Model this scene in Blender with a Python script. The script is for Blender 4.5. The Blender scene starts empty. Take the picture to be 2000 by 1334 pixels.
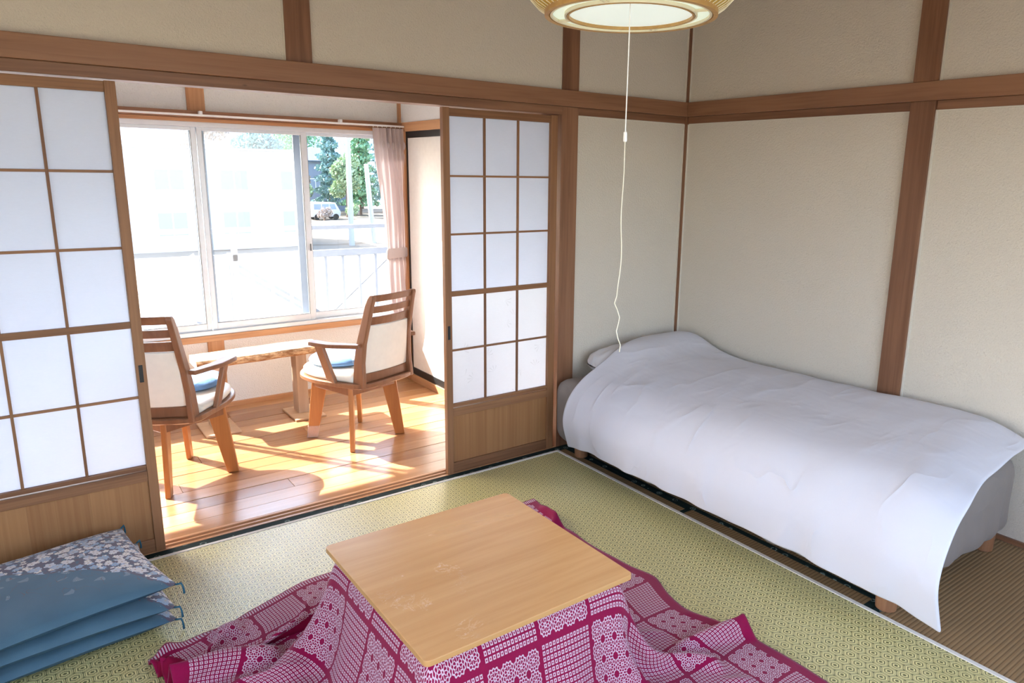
import bpy, bmesh, math, random
import numpy as np
from mathutils import Vector, Matrix, noise as mnoise
random.seed(7)
S = bpy.context.scene
COL = S.collection

# ------------------------------------------------------------------ camera, world, sun, exposure
cam_d = bpy.data.cameras.new('camera')
cam = bpy.data.objects.new('camera', cam_d)
COL.objects.link(cam)
CF, CX, CY, CZ = 1408.8564, -3.4623029, -3.2319743, 1.6002496
YAW, PITCH, ROLL, PPX, PPY = 0.65224813, -0.21805661, 0.01772448, 1085.4334, 650.7573
cy_, sy_, cp_, sp_ = math.cos(YAW), math.sin(YAW), math.cos(PITCH), math.sin(PITCH)
fwd = Vector((sy_ * cp_, cy_ * cp_, sp_))
rgt = Vector((cy_, -sy_, 0))
upv = rgt.cross(fwd)
cr_, sr_ = math.cos(ROLL), math.sin(ROLL)
r2 = rgt * cr_ + upv * sr_
u2 = upv * cr_ - rgt * sr_
M = Matrix((r2, u2, -fwd)).transposed().to_4x4()
M.translation = Vector((CX, CY, CZ))
cam.matrix_world = M
cam_d.sensor_fit = 'HORIZONTAL'
cam_d.sensor_width = 36.0
cam_d.lens = CF * 36.0 / 2000.0
cam_d.shift_x = (1000 - PPX) / 2000.0
cam_d.shift_y = (PPY - 667) / 2000.0
cam_d.clip_start = 0.05
cam_d.clip_end = 500
S.camera = cam

wd = bpy.data.worlds.new('sky')
S.world = wd
wd.use_nodes = True
nt = wd.node_tree
bg = nt.nodes['Background']
sky = nt.nodes.new('ShaderNodeTexSky')
sky.sky_type = 'NISHITA'
sky.sun_disc = False
SUN = Vector((0.66, -0.985, -1.0)).normalized()
sky.sun_elevation = math.asin(-SUN.z)
sky.sun_rotation = math.atan2(-SUN.x, -SUN.y)
sky.dust_density = 3.0
sky.air_density = 1.0
nt.links.new(sky.outputs[0], bg.inputs[0])
bg.inputs[1].default_value = 1.35

sd = bpy.data.lights.new('sun', 'SUN')
sd.energy = 27.0
sd.angle = math.radians(0.6)
sd.color = (1.0, 0.97, 0.93)
so = bpy.data.objects.new('sun', sd)
COL.objects.link(so)
so.location = (-6, 8, 9)
so.rotation_euler = SUN.to_track_quat('-Z', 'Y').to_euler()

def area(name, loc, look, sx, sy, energy, color):
    d = bpy.data.lights.new(name, 'AREA')
    d.shape = 'RECTANGLE'
    d.size, d.size_y, d.energy, d.color = sx, sy, energy, color
    o = bpy.data.objects.new(name, d)
    COL.objects.link(o)
    o.location = loc
    o.rotation_euler = (Vector(look) - Vector(loc)).to_track_quat('-Z', 'Y').to_euler()
    return o
# added fill lights outside openings assumed in the unseen wall_south and wall_west
area('south_fill_light', (-1.9, -4.12, 1.45), (-1.9, 0, 1.0), 2.6, 1.6, 19, (0.90, 0.95, 1.0))
area('west_fill_light', (-5.02, -2.2, 1.45), (0, -1.6, 0.9), 1.7, 1.6, 9.5, (0.90, 0.95, 1.0))

S.view_settings.view_transform = 'Standard'
S.view_settings.look = 'None'
S.view_settings.exposure = 0.28
S.view_settings.gamma = 1.0
S.view_settings.use_curve_mapping = False

# ------------------------------------------------------------------ shader helpers
class X:
    """one socket of a node tree, with arithmetic"""
    def __init__(s, t, v): s.t, s.v = t, v
    def _op(s, op, *a, clamp=False):
        n = s.t.nodes.new('ShaderNodeMath'); n.operation = op; n.use_clamp = clamp
        for i, q in enumerate((s,) + a):
            if isinstance(q, X): q = q.v
            if isinstance(q, (int, float)): n.inputs[i].default_value = q
            else: s.t.links.new(q, n.inputs[i])
        return X(s.t, n.outputs[0])
    def __add__(s, o): return s._op('ADD', o)
    __radd__ = __add__
    def __sub__(s, o): return s._op('SUBTRACT', o)
    def __rsub__(s, o): return X(s.t, o)._op('SUBTRACT', s) if isinstance(o, X) else (s * -1) + o
    def __mul__(s, o): return s._op('MULTIPLY', o)
    __rmul__ = __mul__
    def __truediv__(s, o): return s._op('DIVIDE', o)
    def __neg__(s): return s * -1
    def abs(s): return s._op('ABSOLUTE')
    def floor(s): return s._op('FLOOR')
    def fract(s): return s._op('FRACT')
    def mod(s, o): return s._op('FLOORED_MODULO', o)
    def sin(s): return s._op('SINE')
    def cos(s): return s._op('COSINE')
    def sqrt(s): return s._op('SQRT')
    def max(s, o): return s._op('MAXIMUM', o)
    def min(s, o): return s._op('MINIMUM', o)
    def lt(s, o): return s._op('LESS_THAN', o)
    def gt(s, o): return s._op('GREATER_THAN', o)
    def atan2(s, o): return s._op('ARCTAN2', o)
    def pow(s, o): return s._op('POWER', o)
    def between(s, a, b): return s.gt(a) * s.lt(b)
    def ss(s, a, b):
        n = s.t.nodes.new('ShaderNodeMapRange'); n.interpolation_type = 'SMOOTHSTEP'
        s.t.links.new(s.v, n.inputs[0]); n.inputs[1].default_value = a; n.inputs[2].default_value = b
        return X(s.t, n.outputs[0])

class Sh:
    """a principled material being built"""
    def __init__(s, name, rough=0.5, spec=0.5):
        s.m = bpy.data.materials.new(name); s.m.use_nodes = True
        s.t = s.m.node_tree; s.b = s.t.nodes['Principled BSDF']
        s.b.inputs['Roughness'].default_value = rough
        s.b.inputs['Specular IOR Level'].default_value = spec
    def coord(s, kind='Object'):
        n = s.t.nodes.new('ShaderNodeTexCoord'); return n.outputs[kind]
    def uv(s): return s.coord('UV')
    def xyz(s, v):
        n = s.t.nodes.new('ShaderNodeSeparateXYZ'); s.t.links.new(v, n.inputs[0])
        return [X(s.t, o) for o in n.outputs]
    def vec(s, x, y, z=0.0):
        n = s.t.nodes.new('ShaderNodeCombineXYZ')
        for i, q in enumerate((x, y, z)):
            if isinstance(q, X): s.t.links.new(q.v, n.inputs[i])
            else: n.inputs[i].default_value = q
        return n.outputs[0]
    def scale(s, v, sc, off=(0, 0, 0)):
        n = s.t.nodes.new('ShaderNodeMapping'); s.t.links.new(v, n.inputs[0])
        n.inputs['Scale'].default_value = sc; n.inputs['Location'].default_value = off
        return n.outputs[0]
    def noise(s, v, scale=5, detail=2, rough=0.5, dist=0.0):
        n = s.t.nodes.new('ShaderNodeTexNoise'); s.t.links.new(v, n.inputs['Vector'])
        n.inputs['Scale'].default_value = scale; n.inputs['Detail'].default_value = detail
        n.inputs['Roughness'].default_value = rough; n.inputs['Distortion'].default_value = dist
        return X(s.t, n.outputs['Fac'])
    def voro(s, v, scale=1, rand=1.0):
        n = s.t.nodes.new('ShaderNodeTexVoronoi'); s.t.links.new(v, n.inputs['Vector'])
        n.inputs['Scale'].default_value = scale; n.inputs['Randomness'].default_value = rand
        return n
    def mix(s, f, a, b):
        n = s.t.nodes.new('ShaderNodeMix'); n.data_type = 'RGBA'
        if isinstance(f, X): s.t.links.new(f.v, n.inputs[0])
        else: n.inputs[0].default_value = f
        for q, i in ((a, 6), (b, 7)):
            if isinstance(q, tuple): n.inputs[i].default_value = (*q[:3], 1)
            else: s.t.links.new(q, n.inputs[i])
        return n.outputs[2]
    def rnd(s):
        n = s.t.nodes.new('ShaderNodeObjectInfo'); return X(s.t, n.outputs['Random'])
    def color(s, c):
        if isinstance(c, tuple): s.b.inputs['Base Color'].default_value = (*c[:3], 1)
        else: s.t.links.new(c, s.b.inputs['Base Color'])
        return s
    def rough(s, x): s.t.links.new(x.v, s.b.inputs['Roughness']); return s
    def bump(s, h, dist=0.002, strength=1.0):
        n = s.t.nodes.new('ShaderNodeBump'); s.t.links.new(h.v, n.inputs['Height'])
        n.inputs['Distance'].default_value = dist; n.inputs['Strength'].default_value = strength
        s.t.links.new(n.outputs[0], s.b.inputs['Normal']); return s

def wood(name, axis, dark, light, rough=0.45, fine=60, along=2.2, spec=0.4, vary=0.25, seed=0.0, knots=False):
    """grain running along one axis, tone varying from piece to piece"""
    s = Sh(name, rough, spec)
    c = s.coord()
    sc = [fine, fine, fine]; sc['xyz'.index(axis)] = along
    r = s.rnd()
    n0 = s.t.nodes.new('ShaderNodeVectorMath'); n0.operation = 'ADD'
    s.t.links.new(c, n0.inputs[0]); s.t.links.new(s.vec(r * 3.7 + seed, r * 5.1, r * 2.3), n0.inputs[1])
    c = n0.outputs[0]
    g1 = s.noise(s.scale(c, sc), 1.0, 3, 0.6, 0.6)
    sc2 = [fine / 9] * 3; sc2['xyz'.index(axis)] = along / 4
    g2 = s.noise(s.scale(c, sc2), 1.0, 2, 0.5, 1.2)
    f = (g1 * 0.55 + g2 * 0.55 + (r - 0.5) * vary - 0.05)._op('ADD', 0, clamp=True).ss(0.2, 0.8)
    col = s.mix(f, dark, light)
    if knots:
        sk = [9.0] * 3; sk['xyz'.index(axis)] = 3.2
        kd = X(s.t, s.voro(s.scale(c, sk), 1.0, 1.0).outputs['Distance'])
        kc = s.xyz(s.voro(s.scale(c, sk), 1.0, 1.0).outputs['Color'])
        kn = (kd + g1 * 0.05).ss(0.085, 0.045) * kc[0].gt(0.5)
        col = s.mix(kn * 0.8, col, tuple(x * 0.35 for x in dark))
    s.color(col); s.bump(g1, 0.0006, 0.5)
    return s.m

def plain(name, c, rough=0.6, spec=0.4, bump=0.0, bscale=300, metal=0.0):
    s = Sh(name, rough, spec)
    cc = s.coord()
    n = s.noise(cc, bscale / 10, 3)
    s.color(s.mix(n, tuple(x * 0.93 for x in c), tuple(min(1, x * 1.05) for x in c)))
    s.b.inputs['Metallic'].default_value = metal
    if bump: s.bump(s.noise(cc, bscale, 2), bump)
    return s.m

def stucco(name, c):
    s = Sh(name, 0.9, 0.15)
    cc = s.coord()
    v = s.noise(cc, 130, 3, 0.65)
    big = s.noise(cc, 1.3, 3)
    pit = s.noise(cc, 170, 2)
    f = (pit * 1.0).ss(0.26, 0.40)
    col = s.mix(big, tuple(x * 0.95 for x in c), tuple(x * 1.03 for x in c))
    col2 = s.mix(f, tuple(x * 0.84 for x in c), col)
    s.color(col2); s.bump(v, 0.006, 0.8)
    return s.m

MT = {}
MT['plaster'] = stucco('wall_plaster', (0.655, 0.595, 0.515))
MT['plaster_white'] = stucco('sunroom_plaster', (0.82, 0.82, 0.81))
MT['seal'] = plain('pale_filler', (0.66, 0.61, 0.53), 0.8)
BD, BL = (0.150, 0.064, 0.033), (0.285, 0.140, 0.076)
for a in 'xyz':
    MT['beam_' + a] = wood('old_beam_' + a, a, BD, BL, 0.42, knots=True)
    MT['door_' + a] = wood('door_cedar_' + a, a, (0.150, 0.062, 0.027), (0.290, 0.138, 0.062), 0.5, fine=90)
    MT['honey_' + a] = wood('honey_trim_' + a, a, (0.40, 0.19, 0.085), (0.62, 0.34, 0.17), 0.4)
MT['panel'] = wood('door_panel_cedar', 'z', (0.250, 0.108, 0.040), (0.37, 0.185, 0.074), 0.5, fine=70, along=1.0)
MT['plank'] = wood('sunroom_plank', 'x', (0.33, 0.150, 0.062), (0.53, 0.285, 0.135), 0.22, fine=40, along=1.6, spec=0.6, vary=0.5)
MT['chair'] = wood('chair_lacquer', 'z', (0.185, 0.076, 0.036), (0.285, 0.128, 0.062), 0.32, fine=50, spec=0.5, vary=0.1)
MT['chair_leg'] = wood('chair_leg_lacquer', 'z', (0.34, 0.125, 0.034), (0.48, 0.20, 0.058), 0.32, fine=50, spec=0.5, vary=0.1)
MT['bedleg'] = wood('bed_leg', 'z', (0.22, 0.10, 0.05), (0.34, 0.17, 0.085), 0.5)
MT['bench'] = wood('bench_top', 'x', (0.60, 0.44, 0.30), (0.80, 0.66, 0.50), 0.5, fine=26, spec=0.3)
MT['bench_leg'] = wood('bench_leg', 'z', (0.40, 0.29, 0.21), (0.60, 0.45, 0.33), 0.6, fine=30, spec=0.2)
MT['ply'] = wood('bench_foot', 'x', (0.50, 0.33, 0.20), (0.66, 0.46, 0.30), 0.6, fine=30, spec=0.2)
MT['alu'] = plain('window_aluminium', (0.66, 0.70, 0.75), 0.38, 0.5, metal=0.25)
MT['alu_dark'] = plain('window_gasket', (0.16, 0.17, 0.18), 0.5)
MT['black'] = plain('black_lacquer', (0.018, 0.018, 0.018), 0.35)
MT['iron'] = plain('dark_iron', (0.03, 0.032, 0.036), 0.4, metal=0.6)
MT['screw'] = plain('screw_head', (0.07, 0.035, 0.02), 0.4)
MT['fusuma'] = plain('fusuma_paper', (0.86, 0.84, 0.80), 0.8, 0.2)
MT['vinyl'] = plain('cream_vinyl', (0.80, 0.75, 0.66), 0.45, 0.4)
MT['rail_paint'] = plain('weathered_white_paint', (0.20, 0.215, 0.235), 0.6)
MT['white_metal'] = plain('white_painted_metal', (0.82, 0.83, 0.84), 0.4)
MT['grey_metal'] = plain('grey_painted_metal', (0.13, 0.15, 0.175), 0.45)
MT['tape'] = plain('mat_edge_tape', (0.70, 0.68, 0.64), 0.8, bump=0.0006, bscale=900)
MT['cord'] = plain('cream_cord', (0.80, 0.74, 0.62), 0.8)
MT['plastic'] = plain('white_plastic', (0.88, 0.86, 0.86), 0.35)
MT['asphalt'] = plain('asphalt', (0.30, 0.31, 0.33), 0.9)

def bark():
    s = Sh('bark_edge', 0.8, 0.2); c = s.coord()
    n = s.noise(s.scale(c, (22, 40, 60)), 1, 4, 0.65)
    s.color(s.mix(n.ss(0.35, 0.65), (0.30, 0.14, 0.06), (0.66, 0.44, 0.25))); s.bump(n, 0.006)
    return s.m
MT['bark'] = bark()

def tabletop():
    s = Sh('tabletop_veneer', 0.26, 0.5); c = s.coord()
    g = s.noise(s.scale(c, (2.2, 34, 10)), 1, 3, 0.55, 0.5)
    g2 = s.noise(s.scale(c, (0.7, 6, 3)), 1, 2, 0.5, 1.0)
    col = s.mix((g * 0.5 + g2 * 0.6 - 0.05).ss(0.25, 0.8), (0.65, 0.335, 0.130), (0.78, 0.450, 0.200))
    # rubbed, whitish scuffs towards the viewer's left corner
    x, y, z = s.xyz(c)
    n1 = s.noise(s.scale(c, (11, 14, 11)), 1, 5, 0.7, 2.2)
    sc = (n1 - 0.5).abs().lt(0.014)
    n2 = s.noise(c, 6.0, 2)
    a = ((x + 0.20) * (x + 0.20) + (y + 0.03) * (y + 0.03)).sqrt().lt(0.14)
    b = ((x + 0.15) * (x + 0.15) * 0.35 + (y + 0.31) * (y + 0.31)).sqrt().lt(0.055)
    blot = s.noise(s.scale(c, (24, 40, 30)), 1, 5, 0.7, 1.6).ss(0.60, 0.66)
    m = (sc * 0.5 + blot) * a.max(b) * n2.ss(0.48, 0.62) * 0.40
    s.color(s.mix(m, col, (0.80, 0.66, 0.56)))
    s.rough(g2 * 0.16 + 0.16 + m * 0.3)
    return s.m
MT['tabletop'] = tabletop()
MT['table_edge'] = wood('tabletop_edge', 'x', (0.45, 0.24, 0.085), (0.55, 0.31, 0.12), 0.4)

def paper(name, c, trans, tone=1.0):
    s = Sh(name, 0.85, 0.1); t = s.t
    cc = s.coord()
    fib = s.noise(s.scale(cc, (60, 60, 240)), 1, 4, 0.7)
    big = s.noise(cc, 9, 3)
    col = s.mix(fib * 0.6 + big * 0.4, tuple(x * 0.90 for x in c), c)
    s.color(col)
    tr = t.nodes.new('ShaderNodeBsdfTranslucent'); t.links.new(col, tr.inputs[0])
    mx = t.nodes.new('ShaderNodeMixShader'); mx.inputs[0].default_value = trans
    t.links.new(s.b.outputs[0], mx.inputs[1]); t.links.new(tr.outputs[0], mx.inputs[2])
    t.links.new(mx.outputs[0], t.nodes['Material Output'].inputs[0])
    return s.m
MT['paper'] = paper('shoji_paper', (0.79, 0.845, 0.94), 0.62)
def paper_print():
    m = paper('patterned_shoji_paper', (0.84, 0.88, 0.93), 0.62); 
    s = Sh.__new__(Sh); s.m = m; s.t = m.node_tree; s.b = s.t.nodes['Principled BSDF']
    x, y, z = s.xyz(s.coord())
    n = s.voro(s.vec(x, z, 0), 7.0, 0.9)
    p = s.xyz(n.outputs['Position']); a = x - p[0]; b = z - p[1]
    r = (a * a + b * b).sqrt(); th = a.atan2(b); c = s.xyz(n.outputs['Color'])
    fan = ((th + c[0] * 6.28).mod(6.2832)).lt(1.9) * ((th * 11.0 + r * 60).cos().gt(0.72)) * r.between(0.006, 0.040) * c[1].gt(0.35)
    old = s.b.inputs['Base Color'].links[0].from_socket
    col = s.mix(fan * 0.22, old, (0.35, 0.38, 0.40))
    for l in list(s.t.links):
        if l.from_socket == old and l.to_node != col.node: s.t.links.new(col, l.to_socket)
    return m
MT['paper2'] = paper_print()
MT['lampside'] = paper('yellowed_lamp_weave', (0.78, 0.58, 0.18), 0.6)

def curtain_mat():
    s = Sh('pink_curtain_cloth', 0.8, 0.15); t = s.t; cc = s.coord()
    w = s.noise(s.scale(cc, (500, 500, 900)), 1, 1)
    col = s.mix(w, (0.50, 0.43, 0.425), (0.585, 0.50, 0.49))
    s.color(col)
    tr = t.nodes.new('ShaderNodeBsdfTranslucent'); t.links.new(col, tr.inputs[0])
    mx = t.nodes.new('ShaderNodeMixShader'); mx.inputs[0].default_value = 0.14
    t.links.new(s.b.outputs[0], mx.inputs[1]); t.links.new(tr.outputs[0], mx.inputs[2])
    t.links.new(mx.outputs[0], t.nodes['Material Output'].inputs[0])
    return s.m
MT['curtain'] = curtain_mat()

def glass(name, tint=(1, 1, 1)):
    m = bpy.data.materials.new(name); m.use_nodes = True; t = m.node_tree
    t.nodes.remove(t.nodes['Principled BSDF'])
    tr = t.nodes.new('ShaderNodeBsdfTransparent'); tr.inputs[0].default_value = (*tint, 1)
    gl = t.nodes.new('ShaderNodeBsdfGlossy'); gl.inputs['Roughness'].default_value = 0.0
    fr = t.nodes.new('ShaderNodeFresnel'); fr.inputs[0].default_value = 1.25
    mx = t.nodes.new('ShaderNodeMixShader')
    t.links.new(fr.outputs[0], mx.inputs[0]); t.links.new(tr.outputs[0], mx.inputs[1]); t.links.new(gl.outputs[0], mx.inputs[2])
    t.links.new(mx.outputs[0], t.nodes['Material Output'].inputs[0])
    return m
MT['glass'] = glass('window_glass')

def screen_mat():
    m = bpy.data.materials.new('insect_mesh'); m.use_nodes = True; t = m.node_tree
    t.nodes.remove(t.nodes['Principled BSDF'])
    tr = t.nodes.new('ShaderNodeBsdfTransparent')
    df = t.nodes.new('ShaderNodeBsdfTranslucent'); df.inputs[0].default_value = (0.9, 0.9, 0.9, 1)
    mx = t.nodes.new('ShaderNodeMixShader'); mx.inputs[0].default_value = 0.035
    t.links.new(tr.outputs[0], mx.inputs[1]); t.links.new(df.outputs[0], mx.inputs[2])
    t.links.new(mx.outputs[0], t.nodes['Material Output'].inputs[0])
    return m
MT['mesh'] = screen_mat()

def tatami():
    s = Sh('tatami_rush', 0.7, 0.25); x, y, z = s.xyz(s.coord())
    rib = (y / 0.0155).fract()
    h = (rib - 0.5).abs() * 2
    n = s.noise(s.vec(x * 9, y * 260, 0), 1, 2)
    big = s.noise(s.coord(), 3, 2)
    f = (h.ss(0.55, 1.0) * 0.75 + n * 0.25)
    c1 = s.mix(big, (0.26, 0.160, 0.080), (0.33, 0.215, 0.110))
    s.color(s.mix(f, c1, (0.12, 0.072, 0.034))); s.bump(-h, 0.0012)
    return s.m
MT['tatami'] = tatami()

def heri():
    s = Sh('tatami_border_cloth', 0.8, 0.15); x, y, z = s.xyz(s.coord())
    # woven crest on dark green: paired dots along the strip
    v = s.voro(s.vec(x, y, 0), 17, 0.35)
    d = X(s.t, v.outputs['Distance'])
    ring = d.between(0.18, 0.26).max(d.lt(0.10))
    n = s.noise(s.coord(), 160, 2)
    s.color(s.mix(ring * n.gt(0.42), (0.010, 0.022, 0.022), (0.16, 0.22, 0.21)))
    return s.m
MT['heri'] = heri()

def rug():
    s = Sh('tortoiseshell_rush_weave', 0.31, 1.0); x, y, z = s.xyz(s.coord())
    P = 0.0474
    px, py = x / P + 40.0, y / P + 69.282 * 0.5 + 34.641
    r3 = 1.7320508
    ax, ay = px.mod(1.0) - 0.5, py.mod(r3) - r3 / 2
    bx, by = (px - 0.5).mod(1.0) - 0.5, (py - r3 / 2).mod(r3) - r3 / 2
    da = ax.abs().max(ax.abs() * 0.5 + ay.abs() * (r3 / 2))
    db = bx.abs().max(bx.abs() * 0.5 + by.abs() * (r3 / 2))
    d = da.min(db)
    ra = (ax * ax + ay * ay).sqrt(); rb = (bx * bx + by * by).sqrt()
    r = ra.min(rb)
    dark = d.lt(0.115).max(d.between(0.215, 0.292)).max(d.between(0.388, 0.418)).max(d.gt(0.474))
    vy = ay.abs().min(by.abs())
    tri = r.gt(0.505)
    dark = dark.max(tri)
    n = s.noise(s.vec(x * 900, y * 25, 0), 1, 2)
    big = s.noise(s.coord(), 2.2, 2)
    rib = (x / 0.0058).fract()
    light = s.mix(big, (0.76, 0.68, 0.31), (0.84, 0.77, 0.39))
    light = s.mix(n.ss(0.3, 0.8) * 0.4, light, (0.46, 0.43, 0.18))
    dk = s.mix(n, (0.070, 0.080, 0.020), (0.155, 0.155, 0.045))
    s.color(s.mix(dark * 0.92, light, dk))
    s.bump(dark * -0.6 + n * 0.6 + (rib - 0.5).abs() * 0.8, 0.0012, 0.8)
    return s.m
MT['rug'] = rug()

def quilt():
    s = Sh('shibori_print_quilt', 0.9, 0.1); u, v, _ = s.xyz(s.uv())
    T = 0.190
    tu, tv = u / T, v / T
    fu, fv = tu.fract(), tv.fract()
    par = (tu.floor() + tv.floor()).mod(2.0).gt(0.5)
    band = 0.030
    inside = fu.between(band, 1 - band) * fv.between(band, 1 - band)
    # A: tight grid of little squares, each with a dark eye
    K = 14.0
    cu = ((fu - band) / (1 - 2 * band) * K).fract() - 0.5
    cv = ((fv - band) / (1 - 2 * band) * K).fract() - 0.5
    m = cu.abs().max(cv.abs())
    A = m.between(0.14, 0.345)
    # B: wavy blossoms with dark dots between
    Q = 4.0
    qu = ((fu - band) / (1 - 2 * band) * Q); qv = ((fv - band) / (1 - 2 * band) * Q)
    def blossom(du, dv):
        a, b = (qu + du).fract() - 0.5, (qv + dv).fract() - 0.5
        r = (a * a + b * b).sqrt(); th = a.atan2(b)
        w = (th * 12.0).cos() * 0.032
        rq = (a.abs().pow(3.0) + b.abs().pow(3.0)).pow(0.3333)
        ring = ((rq - 0.435 - w).abs()).lt(0.038)
        ring2 = ((rq - 0.29 + w * 0.9).abs()).lt(0.033)
        mm = a.abs().max(b.abs())
        core = mm.between(0.040, 0.110)
        rad = ((th * 4.0).cos().abs().gt(0.90)) * r.between(0.12, 0.25)
        return ring.max(ring2).max(core).max(rad)
    B = blossom(0, 0)
    mixp = A * par + B * (1 - par)
    edge = u.abs().lt(0.905) * v.abs().lt(0.905)
    hemv = (v.abs() - 0.932).abs().lt(0.013) * (u / 0.011).fract().lt(0.5)
    w = mixp * inside * edge
    w = w.max(hemv)
    n = s.noise(s.coord(), 700, 2)
    red = s.mix(n, (0.165, 0.002, 0.032), (0.290, 0.005, 0.066))
    whi = s.mix(n, (0.46, 0.31, 0.40), (0.66, 0.51, 0.60))
    s.color(s.mix(w, red, whi)); s.bump(n, 0.0008, 0.6)
    s.b.inputs['Sheen Weight'].default_value = 0.15
    return s.m
MT['quilt'] = quilt()
MT['quilt_lining'] = plain('quilt_lining', (0.20, 0.004, 0.035), 0.9, 0.1)

def linen(name, c, fold=0.004, rough=0.85, weave=900):
    s = Sh(name, rough, 0.15); cc = s.coord()
    n = s.noise(s.scale(cc, (2.2, 5.5, 4)), 1, 2, 0.45, 0.6)
    n2 = s.noise(s.scale(cc, (9, 4, 7)), 1, 2, 0.5, 0.4)
    w = s.noise(cc, weave, 1)
    s.color(s.mix(w, tuple(x * 0.94 for x in c), c))
    cr = s.noise(s.scale(cc, (1.6, 5.5, 3)), 1, 2, 0.4, 0.3)
    ridge = ((cr - 0.5).abs() * -11 + 1).max(0.0)
    s.bump(n * 1.0 + n2 * 0.5 + ridge * ridge * n.ss(0.38, 0.7) * 0.65 + w * 0.03, fold)
    s.b.inputs['Sheen Weight'].default_value = 0.1
    return s.m
MT['duvet'] = linen('white_cotton', (0.655, 0.655, 0.725), 0.0065)
MT['pillow'] = linen('pale_grey_cotton', (0.66, 0.65, 0.68), 0.004)
MT['sheet'] = linen('taupe_grey_sheet', (0.245, 0.212, 0.195), 0.006)
MT['sheet_side'] = MT['sheet']

def cushion_cloth():
    s = Sh('floral_blue_cushion', 0.55, 0.3); t = s.t
    u, v, _ = s.xyz(s.uv())       # u, v in -1..1 over the cushion's face
    uvv = s.vec(u, v, 0)
    base = s.mix(s.noise(uvv, 2.4, 2), (0.042, 0.100, 0.150), (0.070, 0.150, 0.210))
    big = s.noise(uvv, 2.2, 2)
    # blossom band: along the far edge, widening to the right-hand side
    lim = (u * -0.72 + 0.06) - (u.max(0.0) * u.max(0.0)) * 0.45 + (big - 0.5) * 0.5
    mask = (v - lim).ss(-0.10, 0.14) * (v * -1 + 1.02).ss(0.05, 0.16)
    def flowers(scale, seed, rad, thr):
        n = s.voro(s.vec(u + seed, v + seed * 0.7, 0), scale, 0.75)
        pos = n.outputs['Position']
        p = s.xyz(pos); a = (u + seed) - p[0]; b = (v + seed * 0.7) - p[1]
        r = (a * a + b * b).sqrt() * scale; th = a.atan2(b)
        cr = s.xyz(n.outputs['Color'])
        k = (cr[1] * 1.99).floor() * 3 + 5
        pet = (th * k + cr[0] * 6.0).cos() * 0.16 + 0.84
        f = r.lt(pet * rad * (cr[2] * 0.40 + 0.58)) * cr[0].gt(thr)
        eye = r.lt(0.075)
        lines = ((th * k * 2).cos().gt(0.86)) * r.between(0.10, rad * 0.8)
        return f, eye, cr, lines
    f1, e1, c1, l1 = flowers(6.2, 3.1, 0.50, 0.04)
    f2, e2, c2, l2 = flowers(9.0, 7.7, 0.50, 0.15)
    brown = s.noise(s.vec(u * 4, v * 4, 0), 3.0, 4, 0.7, 1.0).ss(0.36, 0.50) * mask.gt(0.30)
    col = s.mix(brown * 0.85, base, (0.115, 0.075, 0.105))
    w1 = s.mix(c1[2].ss(0.45, 0.9), (0.72, 0.68, 0.66), (0.30, 0.40, 0.52))
    w2 = s.mix(c2[2].gt(0.72), (0.74, 0.69, 0.62), (0.28, 0.40, 0.55))
    m2 = mask.gt(c2[1] * 0.9 + 0.04); m1 = mask.gt(c1[1] * 0.75 + 0.15)
    col = s.mix(f2 * m2, col, w2)
    col = s.mix(e2 * f2 * m2, col, (0.42, 0.32, 0.26))
    col = s.mix(f1 * m1, col, w1)
    col = s.mix(l1 * f1 * m1 * 0.5, col, (0.25, 0.2, 0.27))
    col = s.mix(e1 * f1 * m1, col, (0.45, 0.36, 0.28))
    # pampas plumes and thin bent stems below the blossoms
    n = s.voro(s.vec(u + 1.7, v + 0.4, 0), 3.4, 0.8)
    p = s.xyz(n.outputs['Position']); a = (u + 1.7) - p[0]; b = (v + 0.4) - p[1]
    r = (a * a + b * b).sqrt(); th = a.atan2(b); cr = s.xyz(n.outputs['Color'])
    th2 = (th + cr[0] * 6.28 + r * 5.0).mod(6.2832)
    fan = th2.lt(0.95) * ((th2 * 40.0).cos().gt(0.60)) * r.between(0.012, 0.12) * cr[1].gt(0.35)
    low = (v - lim).between(-0.62, 0.02) * (v + 0.95).gt(0.2)
    col = s.mix(fan * low * 0.8, col, (0.50, 0.53, 0.56))
    st = (s.noise(s.vec(u * 3, v * 3, 2.0), 1.6, 1, 0.4, 0.6) - 0.5).abs().lt(0.006) * low
    col = s.mix(st * 0.8, col, (0.13, 0.08, 0.085))
    s.color(col)
    s.bump(s.noise(s.coord(), 700, 2), 0.0005)
    s.b.inputs['Sheen Weight'].default_value = 0.2
    return s.m
MT['cushion'] = cushion_cloth()
MT['cushion_back'] = plain('blue_cushion_underside', (0.040, 0.095, 0.15), 0.6, 0.3, bump=0.0005, bscale=700)
MT['tassel'] = plain('teal_thread', (0.02, 0.10, 0.16), 0.8)

def blue_pad():
    s = Sh('blue_seat_pad', 0.8, 0.15); x, y, z = s.xyz(s.coord())
    n = s.noise(s.coord(), 9, 2, 0.5, 2.5)
    st = (x * 30 + n * 4).sin()
    s.color(s.mix(st.ss(0.2, 0.6), (0.14, 0.26, 0.47), (0.50, 0.62, 0.78)))
    s.bump(n, 0.004)
    return s.m
MT['bluepad'] = blue_pad()

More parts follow.
